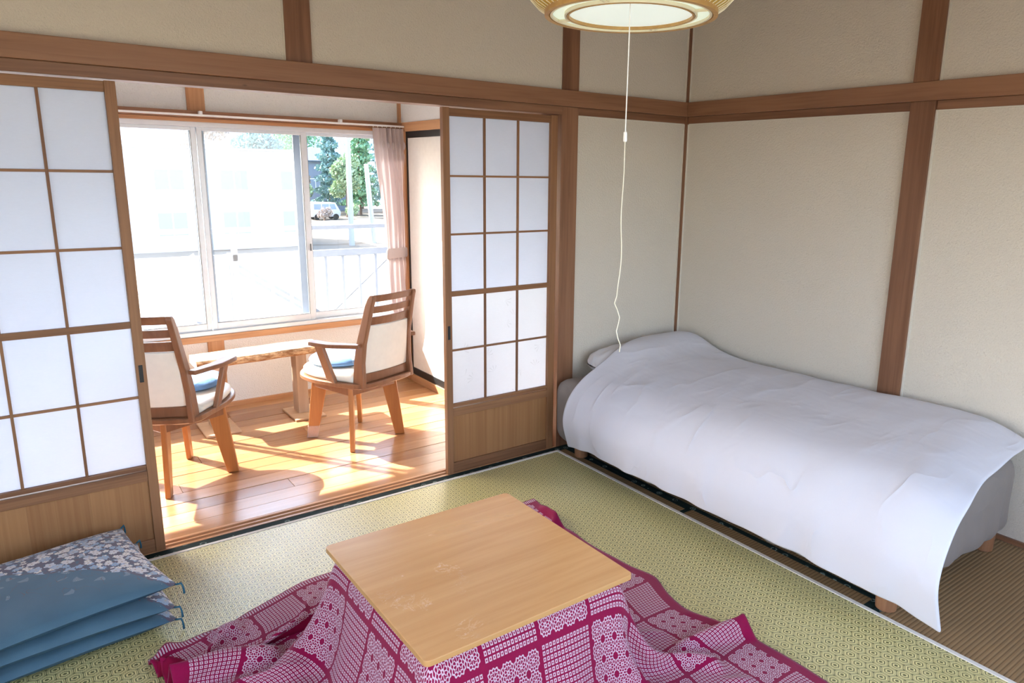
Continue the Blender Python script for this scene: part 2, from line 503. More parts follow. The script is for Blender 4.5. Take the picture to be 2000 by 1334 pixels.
def emit(name, c, e, texture=True):
    s = Sh(name, 0.5, 0.3)
    cc = s.coord(); n = s.noise(cc, 22, 5, 0.7, 1.5)
    col = s.mix(n, tuple(x * 0.86 for x in c), c)
    s.color(col); t = s.t
    t.links.new(col, s.b.inputs['Emission Color']); s.b.inputs['Emission Strength'].default_value = e
    return s.m
MT['lampglow'] = emit('lit_washi_disc', (0.80, 0.90, 0.87), 0.42)
MT['lampring'] = emit('lit_ring_band', (0.80, 0.93, 0.82), 0.40)
MT['lampglow_side'] = emit('lit_ribbed_side', (0.95, 0.92, 0.84), 0.5)
MT['lampwood'] = wood('lamp_wood', 'x', (0.40, 0.21, 0.06), (0.60, 0.38, 0.14), 0.4)
MT['lampcream'] = plain('lamp_cream_plastic', (0.80, 0.72, 0.55), 0.4)

def foliage(name, a, b):
    s = Sh(name, 0.7, 0.2); cc = s.coord()
    n = s.noise(cc, 7, 3, 0.7)
    s.color(s.mix(n.ss(0.3, 0.7), a, b))
    return s.m
MT['leaf1'] = foliage('conifer_green', (0.09, 0.22, 0.14), (0.26, 0.42, 0.22))  # leaf tones lifted and blued: distance haze painted into the colour
MT['leaf2'] = foliage('olive_green', (0.17, 0.27, 0.14), (0.40, 0.47, 0.28))
MT['leaf3'] = foliage('blue_green', (0.12, 0.23, 0.24), (0.28, 0.41, 0.38))
MT['leaf4'] = foliage('autumn_shrub', (0.30, 0.25, 0.22), (0.46, 0.39, 0.33))
MT['trunk'] = plain('tree_trunk', (0.16, 0.11, 0.08), 0.9)
MT['bwall'] = plain('white_render', (0.44, 0.45, 0.46), 0.9, bscale=40)
MT['bwall2'] = plain('pale_blue_siding', (0.20, 0.235, 0.31), 0.9, bscale=40)
MT['roof1'] = plain('pale_slate_roof', (0.20, 0.24, 0.30), 0.8, bscale=60)
MT['roof2'] = plain('dark_slate_roof', (0.075, 0.098, 0.130), 0.8, bscale=60)
MT['bwin'] = plain('dim_window', (0.22, 0.27, 0.36), 0.25)
MT['van'] = plain('white_car_paint', (0.50, 0.50, 0.52), 0.3)
MT['pole'] = plain('pale_concrete_pole', (0.40, 0.40, 0.42), 0.8)
def ground():
    s = Sh('dry_ground', 0.95, 0.1); x, y, z = s.xyz(s.coord())
    n = s.noise(s.coord(), 0.35, 4)
    rows = (y * 1.1 + n * 4.0).sin().ss(0.75, 0.95)
    c = s.mix(n, (0.155, 0.135, 0.10), (0.205, 0.188, 0.152))
    s.color(s.mix(rows * 0.5, c, (0.10, 0.075, 0.05)))
    return s.m
MT['ground'] = ground()
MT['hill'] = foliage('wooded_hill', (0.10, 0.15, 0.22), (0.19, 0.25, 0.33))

# ------------------------------------------------------------------ mesh helpers
class MB:
    def __init__(s): s.v, s.f, s.uvs = [], [], None
    def add(s, vs, fs):
        o = len(s.v); s.v += [tuple(p) for p in vs]; s.f += [tuple(i + o for i in f) for f in fs]; return s
    def box(s, x0, x1, y0, y1, z0, z1):
        x0, x1 = sorted((x0, x1)); y0, y1 = sorted((y0, y1)); z0, z1 = sorted((z0, z1))
        return s.add([(x0,y0,z0),(x1,y0,z0),(x1,y1,z0),(x0,y1,z0),(x0,y0,z1),(x1,y0,z1),(x1,y1,z1),(x0,y1,z1)],
                     [(0,3,2,1),(4,5,6,7),(0,1,5,4),(1,2,6,5),(2,3,7,6),(3,0,4,7)])
    def prism(s, loop_a, loop_b):
        n = len(loop_a)
        return s.add(list(loop_a) + list(loop_b), [tuple(range(n - 1, -1, -1)), tuple(range(n, 2 * n))] +
                     [(i, (i + 1) % n, n + (i + 1) % n, n + i) for i in range(n)])
    def tube(s, pts, r, seg=8, caps=True):
        pts = [Vector(p) for p in pts]; rs = r if isinstance(r, (list, tuple)) else [r] * len(pts)
        rings = []; up = Vector((0, 0, 1))
        for i, p in enumerate(pts):
            d = (pts[min(i + 1, len(pts) - 1)] - pts[max(i - 1, 0)]).normalized()
            a = d.cross(up if abs(d.z) < 0.95 else Vector((1, 0, 0))).normalized(); b = d.cross(a)
            rings.append([p + (a * math.cos(2 * math.pi * k / seg) + b * math.sin(2 * math.pi * k / seg)) * rs[i] for k in range(seg)])
        vs = [q for g in rings for q in g]; fs = []
        for i in range(len(pts) - 1):
            for k in range(seg):
                a0, a1 = i * seg + k, i * seg + (k + 1) % seg
                fs.append((a0, a1, a1 + seg, a0 + seg))
        if caps: fs += [tuple(range(seg - 1, -1, -1)), tuple(range(len(vs) - seg, len(vs)))]
        return s.add(vs, fs)
    def lathe(s, prof, seg=48, cx=0, cy=0, cap=False):
        vs = []; fs = []; n = len(prof)
        for k in range(seg):
            a = 2 * math.pi * k / seg
            vs += [(cx + r * math.cos(a), cy + r * math.sin(a), z) for r, z in prof]
        for k in range(seg):
            k2 = (k + 1) % seg
            for i in range(n - 1):
                fs.append((k * n + i, k2 * n + i, k2 * n + i + 1, k * n + i + 1))
        if cap:
            fs.append(tuple(k * n for k in range(seg - 1, -1, -1))); fs.append(tuple(k * n + n - 1 for k in range(seg)))
        return s.add(vs, fs)
    def grid(s, P):
        P = [list(r) for r in P]; a, b = len(P), len(P[0])
        return s.add([p for r in P for p in r], [(i * b + j, i * b + j + 1, (i + 1) * b + j + 1, (i + 1) * b + j) for i in range(a - 1) for j in range(b - 1)])
    def build(s, name, mt, parent=None, bevel=0.0, smooth=False, sub=0, solid=0.0, seg=2):
        me = bpy.data.meshes.new(name); me.from_pydata(s.v, [], s.f); me.update()
        bm = bmesh.new(); bm.from_mesh(me); bmesh.ops.recalc_face_normals(bm, faces=bm.faces); bm.to_mesh(me); bm.free()
        o = bpy.data.objects.new(name, me); COL.objects.link(o)
        for m in (mt if isinstance(mt, list) else [mt]): me.materials.append(MT[m] if isinstance(m, str) else m)
        if smooth:
            for p in me.polygons: p.use_smooth = True
        if s.uvs is not None:
            l = me.uv_layers.new(name='UVMap')
            for lp in me.loops: l.data[lp.index].uv = s.uvs[lp.vertex_index]
        if parent is not None: o.parent = parent
        if solid:
            md = o.modifiers.new('thickness', 'SOLIDIFY'); md.thickness = solid; md.offset = -1
        if bevel:
            md = o.modifiers.new('bevel', 'BEVEL'); md.width = bevel; md.segments = seg; md.limit_method = 'ANGLE'
        if sub:
            md = o.modifiers.new('sub', 'SUBSURF'); md.levels = sub; md.render_levels = sub
        return o

def box(name, mt, x0, x1, y0, y1, z0, z1, parent=None, bevel=0.002):
    return MB().box(x0, x1, y0, y1, z0, z1).build(name, mt, parent, bevel)
def struct(o, label=None):
    o['kind'] = 'structure'
    if label: o['label'] = label
    return o
def empty(name, loc=(0, 0, 0), rz=0.0):
    o = bpy.data.objects.new(name, None); COL.objects.link(o); o.location = loc; o.rotation_euler = (0, 0, rz)
    o.empty_display_size = 0.1
    return o
def tag(o, label, cat, group=None, kind=None):
    o['label'] = label; o['category'] = cat
    if group: o['group'] = group
    if kind: o['kind'] = kind
    return o
def sempty(name, label, loc=(0, 0, 0)):
    return struct(empty(name, loc), label)

# ------------------------------------------------------------------ the room shell
H = 2.62            # ceiling
XW, YS = -4.95, -4.05
NZ0, NZ1, KZ = 1.955, 2.040, 1.9115
# floor slab, tatami mats with cloth borders
fl = struct(box('floor', 'tatami', XW, 0.0, YS, -0.005, -0.25, -0.055, bevel=0), 'tatami floor of the room under the green rush rug')
def tatami_mat(x0, x1, y0, y1, borders):
    m = box('tatami_mat', 'tatami', x0, x1, y0, y1, -0.055, 0.0, fl, bevel=0.002)
    for b in borders: box('border', 'heri', *b, -0.004, 0.0012, m, bevel=0)
BX = -0.93
tatami_mat(BX + 0.002, -0.004, -1.998, -0.006, [(BX + 0.002, BX + 0.028, -1.998, -0.006), (-0.030, -0.004, -1.998, -0.006)])
tatami_mat(BX - 0.95, BX, -1.02, -0.006, [(BX - 0.024, BX, -1.02, -0.006), (BX - 0.95, BX - 0.024, -0.060, -0.006)])
tatami_mat(BX - 0.95, BX, -2.016, -1.022, [(BX - 0.95, BX, -1.048, -1.022), (BX - 0.95, BX - 0.0, -2.016, -1.984)])
tatami_mat(-1.9, -0.004, -2.96, -2.02, [(-1.9, BX + 0.03, -2.048, -2.02), (-1.9, -0.004, -2.96, -2.932)])
tatami_mat(-3.8, -1.885, -1.02, -0.006, [(-3.8, -1.885, -0.060, -0.006), (-3.8, -1.885, -1.02, -0.99)])
tatami_mat(-3.8, -1.905, -2.96, -1.022, [(-3.8, -3.77, -2.96, -1.022)])
tatami_mat(XW, -3.802, -2.96, -0.006, [(-3.83, -3.802, -2.96, -0.006)])
tatami_mat(XW, -0.004, YS, -2.962, [(XW, -0.004, -2.99, -2.962)])
# walls
struct(box('wall_north', 'plaster', XW, 0.1, 0.012, 0.09, NZ0 - 0.02, H, bevel=0), 'rough beige plaster above the long wooden rail')
struct(box('wall_northeast', 'plaster', -0.875, 0.0, 0.012, 0.09, -0.05, NZ0 - 0.02, bevel=0), 'rough beige plaster beside the head of the bed')
struct(box('wall_northwest', 'plaster', XW, -4.62, 0.012, 0.09, -0.05, NZ0 - 0.02, bevel=0))
struct(box('wall_east', 'plaster', 0.012, 0.10, YS, 0.09, -0.05, H, bevel=0), 'rough beige plaster wall along the bed')
def holed(name, axis, c0, c1, a0, a1, h0, h1):
    """a wall across the room with one added opening for a fill light"""
    b = MB()
    lo, hi = (XW - 0.1, 0.1) if axis == 'y' else (YS - 0.1, 0.1)
    for (p, q, z0, z1) in ((lo, a0, -0.05, H), (a1, hi, -0.05, H), (a0, a1, -0.05, h0), (a0, a1, h1, H)):
        b.box(p, q, c0, c1, z0, z1) if axis == 'y' else b.box(c0, c1, p, q, z0, z1)
    return struct(b.build(name, 'plaster'))
holed('wall_south', 'y', YS - 0.06, YS, -3.25, -0.55, 0.6, 2.3)
holed('wall_west', 'x', XW - 0.06, XW, -3.1, -1.3, 0.6, 2.3)
struct(box('ceiling', wood('ceiling_board', 'y', (0.36, 0.25, 0.16), (0.50, 0.36, 0.24), 0.7), XW - 0.1, 0.1, YS - 0.1, 0.09, H, H + 0.05, bevel=0))
# posts and rails, each one a trim
TR = [0]
def trim(mt, x0, x1, y0, y1, z0, z1, label=None, bevel=0.0025, seals=()):
    TR[0] += 1
    o = struct(box('trim_%d' % TR[0], mt, x0, x1, y0, y1, z0, z1, bevel=bevel), label)
    for q in seals: box('seal', 'seal', *q, o, bevel=0)
    return o
trim('beam_x', XW, -0.0, -0.020, 0.02, NZ0, NZ1, 'long wooden rail above the sliding doors')
trim('beam_x', -4.62, -0.975, -0.002, 0.088, KZ, NZ0, 'grooved head rail over the sliding doors')
trim('beam_x', -0.862, -0.004, -0.000, 0.02, 1.914, NZ0, 'thin wooden strip under the rail beside the corner',
     seals=[(-0.862, -0.012, 0.006, 0.02, 1.908, 1.914)])
trim('beam_z', -0.978, -0.862, 0.0, 0.088, -0.05, NZ0, 'wooden post between sliding door and bed', seals=[(-0.862, -0.858, 0.006, 0.02, 0.0, 1.914)])
trim('beam_z', -0.978, -0.862, 0.0, 0.05, NZ1, H, 'upper wooden post above the rail near the lamp', seals=[(-0.982, -0.978, 0.006, 0.02, NZ1, H)])
trim('beam_z', -2.437, -2.327, 0.0, 0.05, NZ1, H, 'upper wooden post above the open doorway', seals=[(-2.442, -2.437, 0.006, 0.02, NZ1, H)])
trim('beam_z', -4.0, -3.89, 0.0, 0.05, NZ1, H)
trim('beam_z', -4.73, -4.62, 0.0, 0.088, -0.05, NZ0)
# north-east corner post, mostly sunk in the plaster
trim('beam_z', -0.011, 0.05, -0.011, 0.05, -0.05, H, 'thin corner post behind the head of the bed', bevel=0.001,
     seals=[(-0.0155, -0.011, 0.002, 0.02, 0, 1.91), (0.002, 0.02, -0.0155, -0.011, 0, 1.91), (-0.0155, -0.011, 0.002, 0.02, NZ1, H), (0.002, 0.02, -0.0155, -0.011, NZ1, H)])
trim('beam_y', -0.020, 0.02, YS, -0.0205, NZ0, NZ1, 'long wooden rail on the bed wall')
trim('beam_y', -0.000, 0.02, -1.418, -0.013, 1.914, NZ0, 'thin wooden strip under the rail above the bed', seals=[(0.006, 0.02, -1.418, -0.016, 1.908, 1.914)])
trim('beam_y', -0.000, 0.02, YS, -1.537, 1.914, NZ0, 'thin wooden strip under the rail, viewer side of the post', seals=[(0.006, 0.02, YS, -1.537, 1.908, 1.914)])
trim('beam_z', -0.012, 0.05, -1.535, -1.418, -0.05, NZ0, 'wooden post on the bed wall below the rail', seals=[(0.0, 0.02, -1.542, -1.535, 0, 1.914)])
trim('beam_z', -0.012, 0.05, -1.535, -1.418, NZ1, H, 'wooden post on the bed wall above the rail', seals=[(0.0, 0.02, -1.542, -1.535, NZ1, H)])
trim('beam_y', -0.004, 0.02, YS, -0.012, 0.0, 0.022, 'dark floor strip along the bed wall', bevel=0.001)
# grooved sill under the sliding doors
SILL = sempty('trim_40', 'grooved wooden door sill between the rug and the sunroom boards')
box('sill_base', 'beam_x', -4.62, -0.978, 0.0, 0.092, -0.05, -0.012, SILL, bevel=0)
for (y0, y1) in ((0.0, 0.018), (0.040, 0.052), (0.074, 0.092)):
    box('sill_ridge', 'honey_x', -4.62, -0.978, y0, y1, -0.0125, 0.0, SILL, bevel=0.001)

# ------------------------------------------------------------------ shoji sliding doors
def shoji(name, x0, y0, label, cols, flip, papers):
    """door 0.70 wide: stiles, rails, bars, ten or fifteen paper panes, cedar foot panel, finger pull"""
    W = 0.704; y1 = y0 + 0.030; x1 = x0 + W
    d = sempty(name, label)
    sl, sr = (0.037, 0.045)
    if flip: sl, sr = sr, sl
    box('stile', 'door_z', x0, x0 + sl, y0, y1, 0.0, 1.906, d)
    box('stile', 'door_z', x1 - sr, x1, y0, y1, 0.0, 1.906, d)
    xa, xb = x0 + sl, x1 - sr
    box('top_rail', 'door_x', xa, xb, y0 + 0.004, y1 - 0.002, 1.866, 1.904, d)
    box('foot_rail', 'door_x', xa, xb, y0 + 0.003, y1 - 0.002, 0.0, 0.058, d)
    box('middle_rail', 'door_x', xa, xb, y0 + 0.003, y1 - 0.002, 0.372, 0.390, d)
    box('waist_rail', 'door_x', xa, xb, y0 + 0.001, y1 - 0.002, 0.322, 0.366, d)
    n = 3
    pw = (xb - xa) / n
    for k in range(n):
        box('foot_panel', 'panel', xa + k * pw, xa + (k + 1) * pw, y0 + 0.013, y0 + 0.020, 0.055, 0.325, d, bevel=0.0006)
    yb0, yb1 = y0 + 0.008, y0 + 0.020
    box('lattice_rail', 'door_x', xa, xb, yb0 - 0.004, yb1, 0.970, 0.996, d, bevel=0.001)
    ws = 0.008
    for z0, z1 in ((0.390, 0.970), (0.996, 1.866)):
        for k in (1, 2):
            xc = xa + (xb - xa) * k / 3
            box('lattice_bar', 'door_z', xc - ws / 2 - 0.001, xc + ws / 2 + 0.001, yb0, yb1, z0, z1, d, bevel=0.001)
    rows = [0.390, 0.680, 0.970, None, 0.996, 1.286, 1.576, 1.866]
    for zc in (0.682, 1.288, 1.578):
        box('lattice_bar', 'door_x', xa, xb, yb0 + 0.001, yb1, zc - 0.005, zc + 0.005, d, bevel=0.001)
    for z0, z1 in ((0.390, 0.682), (0.682, 0.972), (0.994, 1.288), (1.288, 1.578), (1.578, 1.868)):
        for k in range(3):
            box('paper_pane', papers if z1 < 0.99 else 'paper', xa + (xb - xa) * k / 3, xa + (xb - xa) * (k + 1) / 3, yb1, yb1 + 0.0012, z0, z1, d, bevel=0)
    hx = (x1 - 0.020) if flip else (x0 + 0.018)
    h = box('finger_pull', 'iron', hx - 0.0075, hx + 0.0075, y0 - 0.0012, y0 + 0.004, 0.746, 0.818, d, bevel=0.001)
    box('finger_pull_recess', 'black', hx - 0.005, hx + 0.005, y0 - 0.0018, y0 + 0.003, 0.752, 0.812, h, bevel=0)
    return d
shoji('door_1', -1.704, 0.004, 'right sliding paper door beside the bed, faintly printed lower panes', 3, False, 'paper2')
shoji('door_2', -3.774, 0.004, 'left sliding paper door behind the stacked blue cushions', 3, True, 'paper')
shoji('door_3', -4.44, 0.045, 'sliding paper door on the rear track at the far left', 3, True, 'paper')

# ------------------------------------------------------------------ sunroom shell
YW = 1.88; XR = -1.045; XL = -4.6; HS = 2.5
sf = struct(box('floor_sunroom', 'plank', XL, XR + 0.05, 0.092, YW + 0.05, -0.12, -0.022, bevel=0), 'glossy orange board floor of the sunroom')
ny = 15
pw = (YW - 0.092) / ny
for k in range(ny):
    y0 = 0.092 + k * pw
    cuts = [XL, XL + 0.9 + ((k * 37) % 11) * 0.16, XR + 0.02]
    for a, b in zip(cuts[:-1], cuts[1:]):
        MB().box(a + 0.0006, b - 0.0006, y0 + 0.0011, y0 + pw - 0.0011, -0.022, -0.001 - 0.0006 * ((k * 7) % 3)).build('plank', 'plank', sf, bevel=0.0012, seg=1)
wsr = sempty('wall_sunroom_north', 'white plaster wall of the sunroom around the window')
box('plaster_band', 'plaster_white', XL, XR + 0.05, YW + 0.006, YW + 0.10, 1.93, HS, wsr, bevel=0)
box('plaster_band', 'plaster_white', XL, XR + 0.05, YW + 0.006, YW + 0.10, -0.05, 0.49, wsr, bevel=0)
struct(box('wall_sunroom_east', 'plaster_white', XR + 0.005, XR + 0.09, 0.09, YW + 0.1, 1.9, HS, bevel=0), 'white plaster above the papered closet door')
struct(box('wall_sunroom_east_back', 'plaster_white', XR + 0.05, XR + 0.09, 0.09, YW + 0.1, -0.05, 1.9, bevel=0))
struct(box('wall_sunroom_west', 'plaster_white', XL - 0.08, XL, 0.09, YW + 0.1, -0.05, HS, bevel=0))
struct(box('ceiling_sunroom', 'plaster_white', XL - 0.08, XR + 0.09, 0.09, YW + 0.1, HS, HS + 0.04, bevel=0))
trim('beam_x', XL, XR, YW - 0.045, YW + 0.05, 1.900, 1.941, 'brown head board above the sunroom window')
trim('honey_x', XL, XR, YW - 0.030, YW + 0.05, 1.876, 1.899, 'orange strip under the window head board')
trim('honey_x', XL, XR - 0.04, YW - 0.035, YW + 0.05, 0.470, 0.512, 'brown window board under the sunroom window')
trim('honey_z', -2.470, -2.366, YW - 0.008, YW + 0.05, 1.941, HS, 'wooden post above the sunroom window')
trim('honey_z', -2.472, -2.370, YW - 0.008, YW + 0.05, 0.0, 0.470, 'wooden post below the sunroom window')
trim('honey_x', XL, XR - 0.02, YW - 0.014, YW + 0.02, -0.02, 0.028, 'skirting strip under the sunroom window')
trim('honey_z', -1.062, -1.0, YW - 0.10, YW + 0.02, 0.0, 1.88, 'wooden corner post behind the curtain')
trim('honey_z', -1.060, -1.034, YW - 0.02, YW + 0.02, 1.941, HS, 'thin upper corner post above the curtain')
trim('honey_y', XR - 0.004, XR + 0.05, 0.09, YW - 0.045, 1.878, 1.943, 'orange lintel above the closet door')
trim('honey_y', XR - 0.010, XR + 0.05, 0.09, YW - 0.1, -0.02, 0.054, 'raised wooden sill of the closet door')
# papered closet door with a black frame
fd = sempty('door_4', 'white papered closet door with black frame in the sunroom')
box('door_panel', 'fusuma', XR + 0.006, XR + 0.022, 0.62, YW - 0.118, 0.10, 1.835, fd, bevel=0.001)
box('frame_stile', 'black', XR, XR + 0.026, YW - 0.120, YW - 0.10, 0.054, 1.878, fd)
box('frame_stile', 'black', XR, XR + 0.026, 0.60, 0.62, 0.054, 1.878, fd)
box('frame_rail', 'black', XR, XR + 0.026, 0.62, YW - 0.12, 0.054, 0.108, fd)
box('frame_rail', 'black', XR, XR + 0.026, 0.62, YW - 0.12, 1.832, 1.878, fd)
fd2 = sempty('door_5', 'second papered closet door, hidden behind the sliding door')
box('door_panel', 'fusuma', XR + 0.03, XR + 0.046, 0.09, 0.66, 0.054, 1.878, fd2, bevel=0.001)

# aluminium window: outer frame, four sliding sashes, insect screens outside
wn = sempty('window_1', 'wide aluminium sliding window of the sunroom')
YA0, YA1 = YW - 0.012, YW + 0.10
WX0, WX1, WZ0, WZ1 = -4.42, -1.062, 0.512, 1.876
box('frame_head', 'alu', WX0, WX1, YA0, YA1, 1.846, WZ1, wn)
box('frame_sill', 'alu', WX0, WX1, YA0 - 0.01, YA1, WZ0, 0.540, wn)
box('frame_jamb', 'alu', WX1 - 0.025, WX1, YA0, YA1, 0.54, 1.846, wn)
box('frame_jamb', 'alu', WX0, WX0 + 0.025, YA0, YA1, 0.54, 1.846, wn)
def sash(xa, xb, y, sl, sr):
    s_ = empty('sash'); s_.parent = wn
    z0, z1 = 0.540, 1.846; t = 0.022
    MB().box(xa, xa + sl, y, y + t, z0, z1).build('sash_stile', 'alu', s_, 0.002)
    MB().box(xb - sr, xb, y, y + t, z0, z1).build('sash_stile', 'alu', s_, 0.002)
    MB().box(xa + sl, xb - sr, y, y + t, z0, z0 + 0.045).build('sash_rail', 'alu', s_, 0.002)
    MB().box(xa + sl, xb - sr, y, y + t, z1 - 0.022, z1).build('sash_rail', 'alu', s_, 0.002)
    g = MB().box(xa + sl, xb - sr, y + 0.009, y + 0.013, z0 + 0.045, z1 - 0.022).build('glass_pane', 'glass', s_)
    q = MB()
    for (a0, a1, b0, b1) in ((xa + sl, xa + sl + 0.003, z0 + 0.045, z1 - 0.022), (xb - sr - 0.003, xb - sr, z0 + 0.045, z1 - 0.022), (xa + sl, xb - sr, z0 + 0.045, z0 + 0.048)):
        q.box(a0, a1, y + 0.004, y + 0.018, b0, b1)
    q.build('gasket', 'alu_dark', s_)
sash(-3.10, -2.432, YW + 0.006, 0.040, 0.030)
sash(-2.427, -1.745, YW + 0.006, 0.030, 0.030)
sash(-1.765, WX1 - 0.025, YW + 0.034, 0.040, 0.040)
sash(-3.80, -3.08, YW + 0.034, 0.040, 0.040)
sash(WX0 + 0.025, -3.78, YW + 0.006, 0.040, 0.040)
def screen(xa, xb):
    s_ = empty('insect_screen'); s_.parent = wn
    y = YW + 0.105; z0, z1 = 0.545, 1.85
    MB().box(xa, xa + 0.03, y, y + 0.014, z0, z1).build('screen_stile', 'grey_metal', s_)
    MB().box(xb - 0.05, xb, y, y + 0.014, z0, z1).build('screen_stile', 'grey_metal', s_)
    MB().box(xa, xb, y, y + 0.014, z0 - 0.01, z0 + 0.02).build('screen_rail', 'grey_metal', s_)
    MB().box(xa, xb, y, y + 0.014, z1 - 0.02, z1).build('screen_rail', 'grey_metal', s_)
    MB().add([(xa, y + 0.006, z0), (xb, y + 0.006, z0), (xb, y + 0.006, z1), (xa, y + 0.006, z1)], [(0, 1, 2, 3)]).build('mesh_sheet', 'mesh', s_)
screen(-3.10, -2.405)
screen(-2.395, -1.748)
box('latch', 'alu_dark', -1.752, -1.744, YW - 0.004, YW + 0.006, 1.035, 1.085, wn)

# curtain rail with brackets and runners
cr = tag(empty('curtain_rail', (-2.6, 1.80, 1.912)), 'slim white curtain rail above the sunroom window', 'curtain rail')
MB().box(-1.9, 1.55, -0.008, 0.008, -0.006, 0.006).build('rail', 'white_metal', cr, 0.001)
for bx in (-1.2, 0.19, 1.08):
    MB().box(bx - 0.009, bx + 0.009, -0.006, 0.034, -0.004, 0.026).build('bracket', 'white_metal', cr, 0.001)

# pink curtain bunched at the right of the window
def make_curtain():
    c = tag(empty('curtain', (-1.16, 1.80, 0.31)), 'dusty pink curtain tied back at the right of the sunroom window', 'curtain')
    prof = [(0.31, -1.125, -1.000, 0.8), (0.50, -1.180, -1.000, 0.9), (0.67, -1.205, -1.012, 0.9), (0.85, -1.208, -1.030, 0.7), (0.955, -1.203, -1.045, 0.45), (1.03, -1.205, -1.048, 0.45),
            (1.24, -1.222, -1.040, 0.85), (1.50, -1.248, -1.043, 1.0), (1.70, -1.275, -1.043, 1.0), (1.77, -1.283, -1.043, 0.75), (1.80, -1.285, -1.043, 0.95), (1.90, -1.293, -1.043, 0.95)]
    Z = np.linspace(0.31, 1.896, 70); nU = 150; P = []
    pz = [q[0] for q in prof]
    for z in Z:
        xl = np.interp(z, pz, [q[1] for q in prof]); xr = np.interp(z, pz, [q[2] for q in prof]); am = np.interp(z, pz, [q[3] for q in prof])
        row = []
        for j in range(nU):
            u = j / (nU - 1)
            ph = 2 * math.pi * (6.0 * u + 0.45 * math.sin(z * 1.7 + u * 4))
            soft = 0.5 + 0.5 * math.sin(z * 4 + u * 9)
            a = 0.024 * am * (0.72 + 0.28 * math.sin(u * 11 + z * 1.3))
            x = xl + (xr - xl) * u
            # the leading edge hangs a little nearer the window
            y = 1.80 + a * math.sin(ph) + 0.010 * mnoise.noise(Vector((u * 6, z * 3, 0.3))) * am
            row.append((min(x, XR - 0.004) - (-1.16), y - 1.80, z - 0.31))
        P.append(row)
    MB().grid(P).build('curtain_cloth', 'curtain', c, smooth=True)
    # gathered heading knots
    for i, (x, z) in enumerate([(-1.225, 1.785), (-1.185, 1.778), (-1.148, 1.776), (-1.10, 1.782), (-1.063, 1.780)]):
        b = MB(); b.lathe([(0.001, -0.034), (0.006, -0.022), (0.010, -0.004), (0.007, 0.012), (0.001, 0.024)], 10)
        o = b.build('pleat_knot', 'curtain', c, smooth=True); o.location = (x + 1.16, -0.027, z - 0.31)
    tb = MB(); n = 40; R = []
    for zz in (0.957, 0.968, 1.020, 1.031):
        k = 0.004 if zz in (0.968, 1.020) else 0.0
        R.append([((-1.126 + (0.084 + k) * math.cos(2 * math.pi * i / n)) + 1.16, (0.030 + k) * math.sin(2 * math.pi * i / n), zz - 0.31 + 0.008 * math.cos(2 * math.pi * i / n + 1)) for i in range(n + 1)])
    tb.grid(R).build('tieback', 'curtain', c, smooth=True)
    for i in range(8):
        x = -1.285 + i * 0.034
        b = MB(); b.tube([(x + 1.16, 0.0, 1.590), (x + 1.16, 0.004, 1.600), (x + 1.16, 0.0, 1.592)], 0.0030, 6)
        b.build('curtain_hook', 'lampcream', c)
    return c
make_curtain()

# ------------------------------------------------------------------ swivel dining chairs in the sunroom
def catmull(pts, n, closed=True):
    out = []; m = len(pts)
    for i in range(m if closed else m - 1):
        p0, p1, p2, p3 = [Vector(pts[(i + k) % m] if closed else pts[max(0, min(m - 1, i + k))]) for k in (-1, 0, 1, 2)]
        for t in (j / n for j in range(n)):
            out.append(0.5 * ((2 * p1) + (-p0 + p2) * t + (2 * p0 - 5 * p1 + 4 * p2 - p3) * t * t + (-p0 + 3 * p1 - 3 * p2 + p3) * t ** 3))
    if not closed: out.append(Vector(pts[-1]))
    return out
SEAT = [(-0.190, -0.335, 0), (-0.240, -0.21, 0), (-0.272, -0.03, 0), (-0.245, 0.13, 0), (-0.14, 0.232, 0), (0, 0.258, 0)]
SEAT = SEAT + [(-x, y, z) for x, y, z in SEAT[-2::-1]] + [(0, -0.352, 0)]
def outline(sc, z, dy=0.0, lim=-9):
    return [Vector((p.x * sc, max((p.y + 0.04) * sc - 0.04 + dy, lim), z)) for p in catmull(SEAT, 5)]
def stack(levels, lim=-9):
    b = MB(); loops = [outline(sc, z, dy, lim) for sc, z, dy in levels]; n = len(loops[0])
    b.add([p for l in loops for p in l], [tuple(range(n - 1, -1, -1)), tuple(range(n * (len(loops) - 1), n * len(loops)))] +
          [(i * n + k, i * n + (k + 1) % n, (i + 1) * n + (k + 1) % n, (i + 1) * n + k) for i in range(len(loops) - 1) for k in range(n)])
    return b
